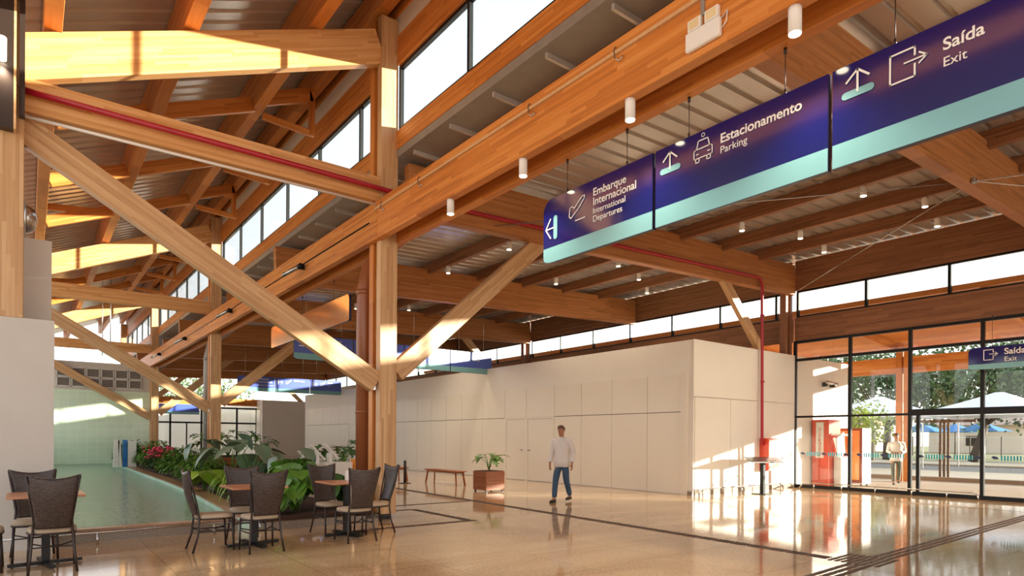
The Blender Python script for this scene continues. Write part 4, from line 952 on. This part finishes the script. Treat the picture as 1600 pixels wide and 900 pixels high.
wb(MB().box(20.96, 20.975, 9.08, 9.7, .2, 1.77), 'poster', M['orange_ad'], t); wb(MB().lathe([(.03, 0), (.03, .06)], (21.1, 9.08, 0)).lathe([(.03, 0), (.03, .06)], (21.5, 9.08, 0)), 'caster', M['black'], t)
wb(MB().prism([(21.3+.09*math.cos(k*math.pi/8), 1.5+.12*math.sin(k*math.pi/8)) for k in range(16)], 8.99, 9.0, lambda a, b, c: (a, c, b)), 'round_emblem', M['gray'], t)
tag(wb(MB().box(26.6, 27.0, -60, 90, -.02, .12), 'kerb', M['granite_gray']), 'grey kerb between the outdoor paving and the road', 'kerb')
tag(wb(MB().box(44, 50, -60, 120, -.03, .05), 'median', M['pave']), 'pale traffic median across the road', 'median')
# white tents
for k, (x, y, w, zp, lb) in enumerate(((40, 16.2, 5.2, 4.05, 'white peaked tent roof behind the second glass pane'), (40, 10.4, 5.4, 4.0, 'white peaked tent roof behind the right glass pane'), (42, 5.0, 5.4, 4.0, 'white peaked tent roof at the right edge beyond the glass'))):
    t = empty('tent', (x, y, 0), label=lb, cat='tent')
    mb = MB(); h = w/2; ze = 3.0
    ring = []
    for j in range(5):
        f = j/4; q = h*(1-f)+.15*f; z = ze+(zp-ze)*(f**1.25*.9+.1*f)
        ring += [(-q, -q, z), (q, -q, z), (q, q, z), (-q, q, z)]
    fs = [(j*4+i, j*4+(i+1) % 4, j*4+4+(i+1) % 4, j*4+4+i) for j in range(4) for i in range(4)]+[(16, 17, 18, 19)]
    mb.add(ring, fs)
    mb.add([(-h, -h, ze), (h, -h, ze), (h, h, ze), (-h, h, ze), (-h, -h, ze-.25), (h, -h, ze-.25), (h, h, ze-.25), (-h, h, ze-.25)], [(i, (i+1) % 4, 4+(i+1) % 4, 4+i) for i in range(4)])
    mb.build('roof', M['tent'], t, solid=.01)
    for sx in (-1, 1):
        for sy in (-1, 1): MB().tube([(sx*h*.97, sy*h*.97, 0), (sx*h*.97, sy*h*.97, 3)], .04).build('pole', M['whitep'], t)
# blue umbrellas
for k, (x, y) in enumerate(((62, 21.6), (66, 20.4), (61, 17.0))):
    t = empty('blue_umbrella', (x, y, 0), label='%s of the blue parasols beyond the road' % ('left', 'middle', 'right')[k], cat='parasol')
    mb = MB(); n = 8; R = 2.0; vs = [(0, 0, 3.0)]+[(R*math.cos(2*math.pi*i/n), R*math.sin(2*math.pi*i/n), 2.25) for i in range(n)]
    mb.add(vs, [(0, 1+i, 1+(i+1) % n) for i in range(n)]); mb.build('canopy', M['umb'], t, solid=.02)
    MB().tube([(0, 0, 0), (0, 0, 3.0)], .05).build('pole', M['bark'], t)
t = empty('fence', (70, 25, 0), label='pale fence with posts beyond the road', cat='fence')
for i in range(14): wb(MB().box(69.95, 70.05, 6+i*2.4, 6.08+i*2.4, 0, 1.9), 'fence_post', M['bark'], t)
wb(MB().box(69.98, 70.02, 6, 38, .1, .16).box(69.98, 70.02, 6, 38, 1.8, 1.86), 'fence_rails', M['whitep'], t)
for k, (x, y, w, h, lb) in enumerate(((95, 26, 10, 3.4, 'pale low house beyond the fence'), (92, 44, 12, 3.6, 'pale low house beyond the trees on the left'))):
    t = empty('house', (x, y, 0), label=lb, cat='house')
    MB().box(-4, 4, -w/2, w/2, 0, h).build('walls', M['housewall'], t)
    MB().prism([(-5, h), (5, h), (0, h+1.6)], -w/2-.5, w/2+.5, lambda a, b, c: (a, c, b)).build('roof', M['granite_rim'], t)
    MB().box(-4.05, -4, -1, 1, .9, 2.1).build('window', M['steel_dark'], t)
# trees
def tree(x, y, H, R, seed, label, trunk=(0, 0), mat='leaf_tree', n=2600, tr=.28, zc=.62, ls=.34):
    r = random.Random(seed); t = empty('tree', (x, y, 0), label=label, cat='tree')
    tb = MB(); fork = Vector((trunk[0], trunk[1], H*.3))
    tb.tube([(0, 0, 0), (fork.x*.5, fork.y*.5, H*.15), tuple(fork)], [tr*1.2, tr, tr*.8], 9)
    blobs = []
    for k in range(9):
        a = k*.7+r.uniform(0, .4); rr = R*r.uniform(.3, .75); c = Vector((fork.x+rr*math.cos(a), fork.y+rr*math.sin(a), H*r.uniform(zc-.12, zc+.22))); blobs.append((c, R*r.uniform(.38, .55)))
        mid = fork.lerp(c, .5)+Vector((0, 0, -H*.03))
        tb.tube([tuple(fork), tuple(mid), tuple(c)], [tr*.5, tr*.3, tr*.1], 6)
    tb.build('trunk', M['bark'], t)
    lf = MB()
    for k in range(n):
        c, br = blobs[k % len(blobs)]
        d = Vector((r.gauss(0, 1), r.gauss(0, 1), r.gauss(0, .65))).normalized()*br*(r.uniform(.25, 1)**.5)
        p = c+d; s = ls*r.uniform(.6, 1.3)
        u = Vector((r.uniform(-1, 1), r.uniform(-1, 1), r.uniform(-1, 1))).normalized(); v = u.cross(Vector((r.uniform(-1, 1), r.uniform(-1, 1), r.uniform(-1, 1)))).normalized()
        lf.add([p-u*s*.5, p+v*s*.3, p+u*s*.5, p-v*s*.3], [(0, 1, 2, 3)])
    lf.build('crown', M[mat], t)
tree(52, 20.5, 8.6, 6.0, 1, 'wide green tree behind the column seen through the second glass pane', n=5200)
tree(53, 15.3, 8.8, 6.2, 2, 'large spreading tree right of the outdoor column', (.5, -.6), n=5600)
tree(55, 9.2, 8.6, 6.0, 3, 'leaning forked tree behind the right glass pane', (.2, 1.3), n=5200)
tree(56, 3.0, 9.0, 6.2, 4, 'green tree at the right edge beyond the doors', n=4500)
tree(34, 14.9, 3.4, 1.7, 5, 'small yellow-green young tree beside the walking person outside', mat='leaf_yellow', n=1500, tr=.08, ls=.2, zc=.6)
tree(60, 30, 9, 6.2, 6, 'tree hidden behind the white wall, showing over the canopy', n=3800)
tree(44, 38, 9.5, 6, 7, 'bare looking tree seen through the high window strip', mat='leaf_gray', n=1700)
tree(46, 52, 11, 6, 8, 'tree seen through the high window strip above the passage', mat='leaf_gray', n=1500)
for k, x in enumerate((2, 9, 15)): tree(x, 70+k, 7.5, 4.5, 20+k, ('tree beyond the far glazed end, left', 'tree beyond the far glazed end, centre', 'tree beyond the far glazed end, right')[k], n=1800)
for k, y in enumerate((19.9, 13.2)):
    t = empty('lamp_post', (48 if k == 0 else 45, y if k == 0 else 12.5, 0), label=('grey lamp post rising past the tree', 'thin grey post standing on the median')[k], cat='lamp post')
    MB().tube([(0, 0, 0), (0, 0, 7 if k == 0 else 1.6)], .12).build('post', M['gray'], t)
t = empty('street_stand', (27.2, 8.75, 0), label='dark three-legged stand outside behind the third glass pane', cat='stand')
for a in (-.13, 0, .13): MB().box(-.03, .03, a-.035, a+.04, 0, 2.15).build('leg', M['bark'], t)
MB().box(-.05, .05, -1.0, 1.0, 2.15, 2.25).build('cross_bar', M['bark'], t)

# ================================================================ PEOPLE
def skin(name, verts, edges, radii, mat, parent, sub=2, root=0):
    me = bpy.data.meshes.new(name); me.from_pydata([Vector(v) for v in verts], edges, []); o = bpy.data.objects.new('tmp', me); COL.objects.link(o)
    md = o.modifiers.new('s', 'SKIN'); 
    if not me.skin_vertices: me.attributes
    bpy.context.view_layer.objects.active = o
    if not me.skin_vertices:
        bm = bmesh.new(); bm.from_mesh(me); lay = bm.verts.layers.skin.verify(); bm.to_mesh(me); bm.free()
    for i, sv in enumerate(me.skin_vertices[0].data):
        r = radii[i]; sv.radius = (r, r) if not isinstance(r, tuple) else r; sv.use_root = (i == root)
    md.use_smooth_shade = True; md.branch_smoothing = .6
    ss = o.modifiers.new('ss', 'SUBSURF'); ss.levels = sub; ss.render_levels = sub
    bpy.context.view_layer.update()
    m2 = bpy.data.meshes.new_from_object(o.evaluated_get(bpy.context.evaluated_depsgraph_get())); bpy.data.objects.remove(o)
    m2.name = name; m2.materials.clear(); m2.materials.append(mat)
    for p in m2.polygons: p.use_smooth = True
    r = bpy.data.objects.new(name, m2); COL.objects.link(r); r.parent = parent; return r
def person(loc, rz, H, label, trouser, step=.2, armbend=.0, lean=0.0, bag=False):
    """faces local -Y"""
    t = empty('person', loc, rz, label=label, cat='person'); k = H/1.75
    def S(v): return (v[0]*k, v[1]*k, v[2]*k)
    hip = .93; V = []; E = []; R = []
    def add(p, r, link=None):
        V.append(S(p)); R.append((r[0]*k, r[1]*k) if isinstance(r, tuple) else r*k); i = len(V)-1
        if link is not None: E.append((link, i))
        return i
    pel = add((0, 0, hip), (.15, .10)); wa = add((0, 0, 1.1), (.14, .095), pel); ch = add((0, -.01-lean, 1.3), (.165, .11), wa); sh = add((0, -.01-lean, 1.42), (.13, .08), ch)
    nk = add((0, -.02-lean, 1.5), .055, sh); hd0 = add((0, -.035-lean, 1.57), (.07, .075), nk); hd = add((0, -.04-lean, 1.65), (.08, .1), hd0); top = add((0, -.035-lean, 1.72), (.06, .075), hd)
    arms = []
    for s, sw in ((-1, -1), (1, 1)):
        a = add((s*.19, 0-lean, 1.4), .055, sh); e = add((s*.25, .03+.05*sw-lean*.5, 1.13), .042, a)
        wz = (.88, .04*sw-.05) if not armbend else (1.08, -.22)
        w = add((s*(.26 if not armbend else .12), wz[1], wz[0]), .028, e)
        d = Vector((0, -.02, -1)) if not armbend else Vector((-s*.9, -.3, 0))
        pw = Vector((s*(.26 if not armbend else .12), wz[1], wz[0])); d.normalize(); pm = pw+d*.07; pa = add(tuple(pm), (.034, .02), w)
        for f in range(4):
            o = Vector((0, (f-1.5)*.02, 0)) if not armbend else Vector((0, 0, (f-1.5)*.02))
            L = (.05, .058, .055, .042)[f]; q1 = pm+o+d*.03; i1 = add(tuple(q1), .0095, pa); q2 = q1+d*L*.6+Vector((-s*.008, 0, 0)); i2 = add(tuple(q2), .0085, i1); add(tuple(q2+d*L*.5+Vector((-s*.014, 0, 0))), .0075, i2)
        th = add(tuple(pw+d*.03+Vector((-s*.01, -.035, 0))), .011, w); add(tuple(pw+d*.07+Vector((-s*.012, -.045, 0))), .009, th)
        arms.append((a, e, w))
    legs = []
    for s in (-1, 1):
        st = step*s; kn = (s*.09, st*.45-.04, .5); an = (s*.085, st+(.0 if s < 0 else .06), .09 if s < 0 else .13)
        h_ = add((s*.095, 0, .86), .085, pel); kk = add(kn, .058, h_); aa = add(an, .038, kk); to = add((an[0], an[1]-.13, .04 if s < 0 else .05), (.035, .025), aa)
        legs.append((h_, kk, aa, to, kn, an))
    skin('body', V, E, R, M['skin'], t)
    # face: nose, mouth, ears, eyes
    fy = -.04-lean
    MB().lathe([(.002, 0), (.012, .012), (.008, .035), (.002, .04)], S((0, fy-.1, 1.625)), 8).build('nose', M['skin'], t)
    MB().box(-.022*k, .022*k, (fy-.102)*k, (fy-.09)*k, 1.598*k, 1.605*k).build('mouth', M['brownframe'], t)
    for s in (-1, 1):
        MB().lathe([(.002, 0), (.012, .015), (.012, .04), (.002, .055)], S((s*.08, fy+.01, 1.625)), 8).build('ear', M['skin'], t)
        MB().box((s*.03-.01)*k, (s*.03+.01)*k, (fy-.1)*k, (fy-.088)*k, 1.652*k, 1.66*k).build('eye', M['shoe'], t)
    # hair cap
    def cap(u, v):
        a = u*2*math.pi; ph = v*math.pi*.5; zz = math.sin(ph)
        lo = .0 if math.sin(a) > -.3 else .05
        return S((.088*math.cos(a)*math.cos(ph), fy+.012+.108*math.sin(a)*math.cos(ph), 1.635+lo*(1-v)+(.115)*zz))
    MB().grid(cap, 20, 8).build('hair', M['hair'], t)
    # clothes
    mb = MB()
    def loft(secs, name, mat, n=18, wob=.006):
        m = MB(); vs = []
        for (cx, cy, z, rx, ry) in secs:
            for q in range(n): a = 2*math.pi*q/n; ww = 1+wob*8*math.sin(a*5+z*23); vs.append(S((cx+rx*math.cos(a)*ww, cy+ry*math.sin(a)*ww, z)))
        fs = [(i*n+q, i*n+(q+1) % n, (i+1)*n+(q+1) % n, (i+1)*n+q) for i in range(len(secs)-1) for q in range(n)]
        m.add(vs, fs, True); return m.build(name, mat, t, solid=.006)
    loft([(0, 0, .8, .19, .14), (0, 0, .95, .185, .135), (0, -.0, 1.1, .175, .125), (0, -.01-lean, 1.28, .2, .135), (0, -.01-lean, 1.39, .2, .115), (0, -.015-lean, 1.45, .12, .08), (0, -.02-lean, 1.49, .066, .066)], 'shirt', M['shirt'])
    for (a, e, w) in arms:
        pa, pe, pw_ = [Vector(V[i]) for i in (a, e, w)]
        inner = pa+(Vector(S((0, 0-lean, 1.38)))-pa)*.3
        MB().tube([tuple(inner), tuple(pa), tuple(pa.lerp(pe, .5)), tuple(pe), tuple(pe.lerp(pw_, .55)), tuple(pe.lerp(pw_, .9))], [.075*k, .078*k, .068*k, .06*k, .053*k, .046*k], 14, caps=False).build('sleeve', M['shirt'], t)
    tv = [S((0, 0, .95)), S((0, 0, .88))]; te = [(0, 1)]; tr_ = [(.15*k, .115*k), (.15*k, .115*k)]
    for (h_, kk, aa, to, kn, an) in legs:
        i = len(tv); s = 1 if kn[0] > 0 else -1
        tv += [S((s*.095, 0, .8)), S(kn), S((kn[0], (kn[1]+an[1])/2, (kn[2]+an[2])/2)), S((an[0], an[1], an[2]+.0))]; te += [(1, i), (i, i+1), (i+1, i+2), (i+2, i+3)]; tr_ += [.1*k, .075*k, .068*k, .062*k]
    skin('trousers', tv, te, tr_, trouser, t)
    for (h_, kk, aa, to, kn, an) in legs:
        s = 1 if kn[0] > 0 else -1; m = MB(); zf = 0 if s < 0 else .035
        def sh_(u, v):
            a = u*2*math.pi; y = an[1]+.06-.27*v; w = .047*math.sin(math.pi*min(.97, max(.05, v*.92+.06)))**.45; hh = (.095*(1-v)+.055*v)*(1 if .03 < v < .97 else .7)
            return S((an[0]+w*math.cos(a), y, zf+max(0, hh*.5+hh*.5*math.sin(a))))
        m.grid(sh_, 14, 10).build('shoe', M['shoe'], t)
    return t
person((9.75, 10.75, 0), -1.2, 1.76, 'person in a loose white shirt and blue jeans walking before the white wall', M['jeans'], step=.2)
person((22.9, 8.75, 0), -1.15, 1.7, 'person in a pale shirt and grey trousers walking past outside the glass', M['khaki'], step=.26, armbend=1, lean=.04)
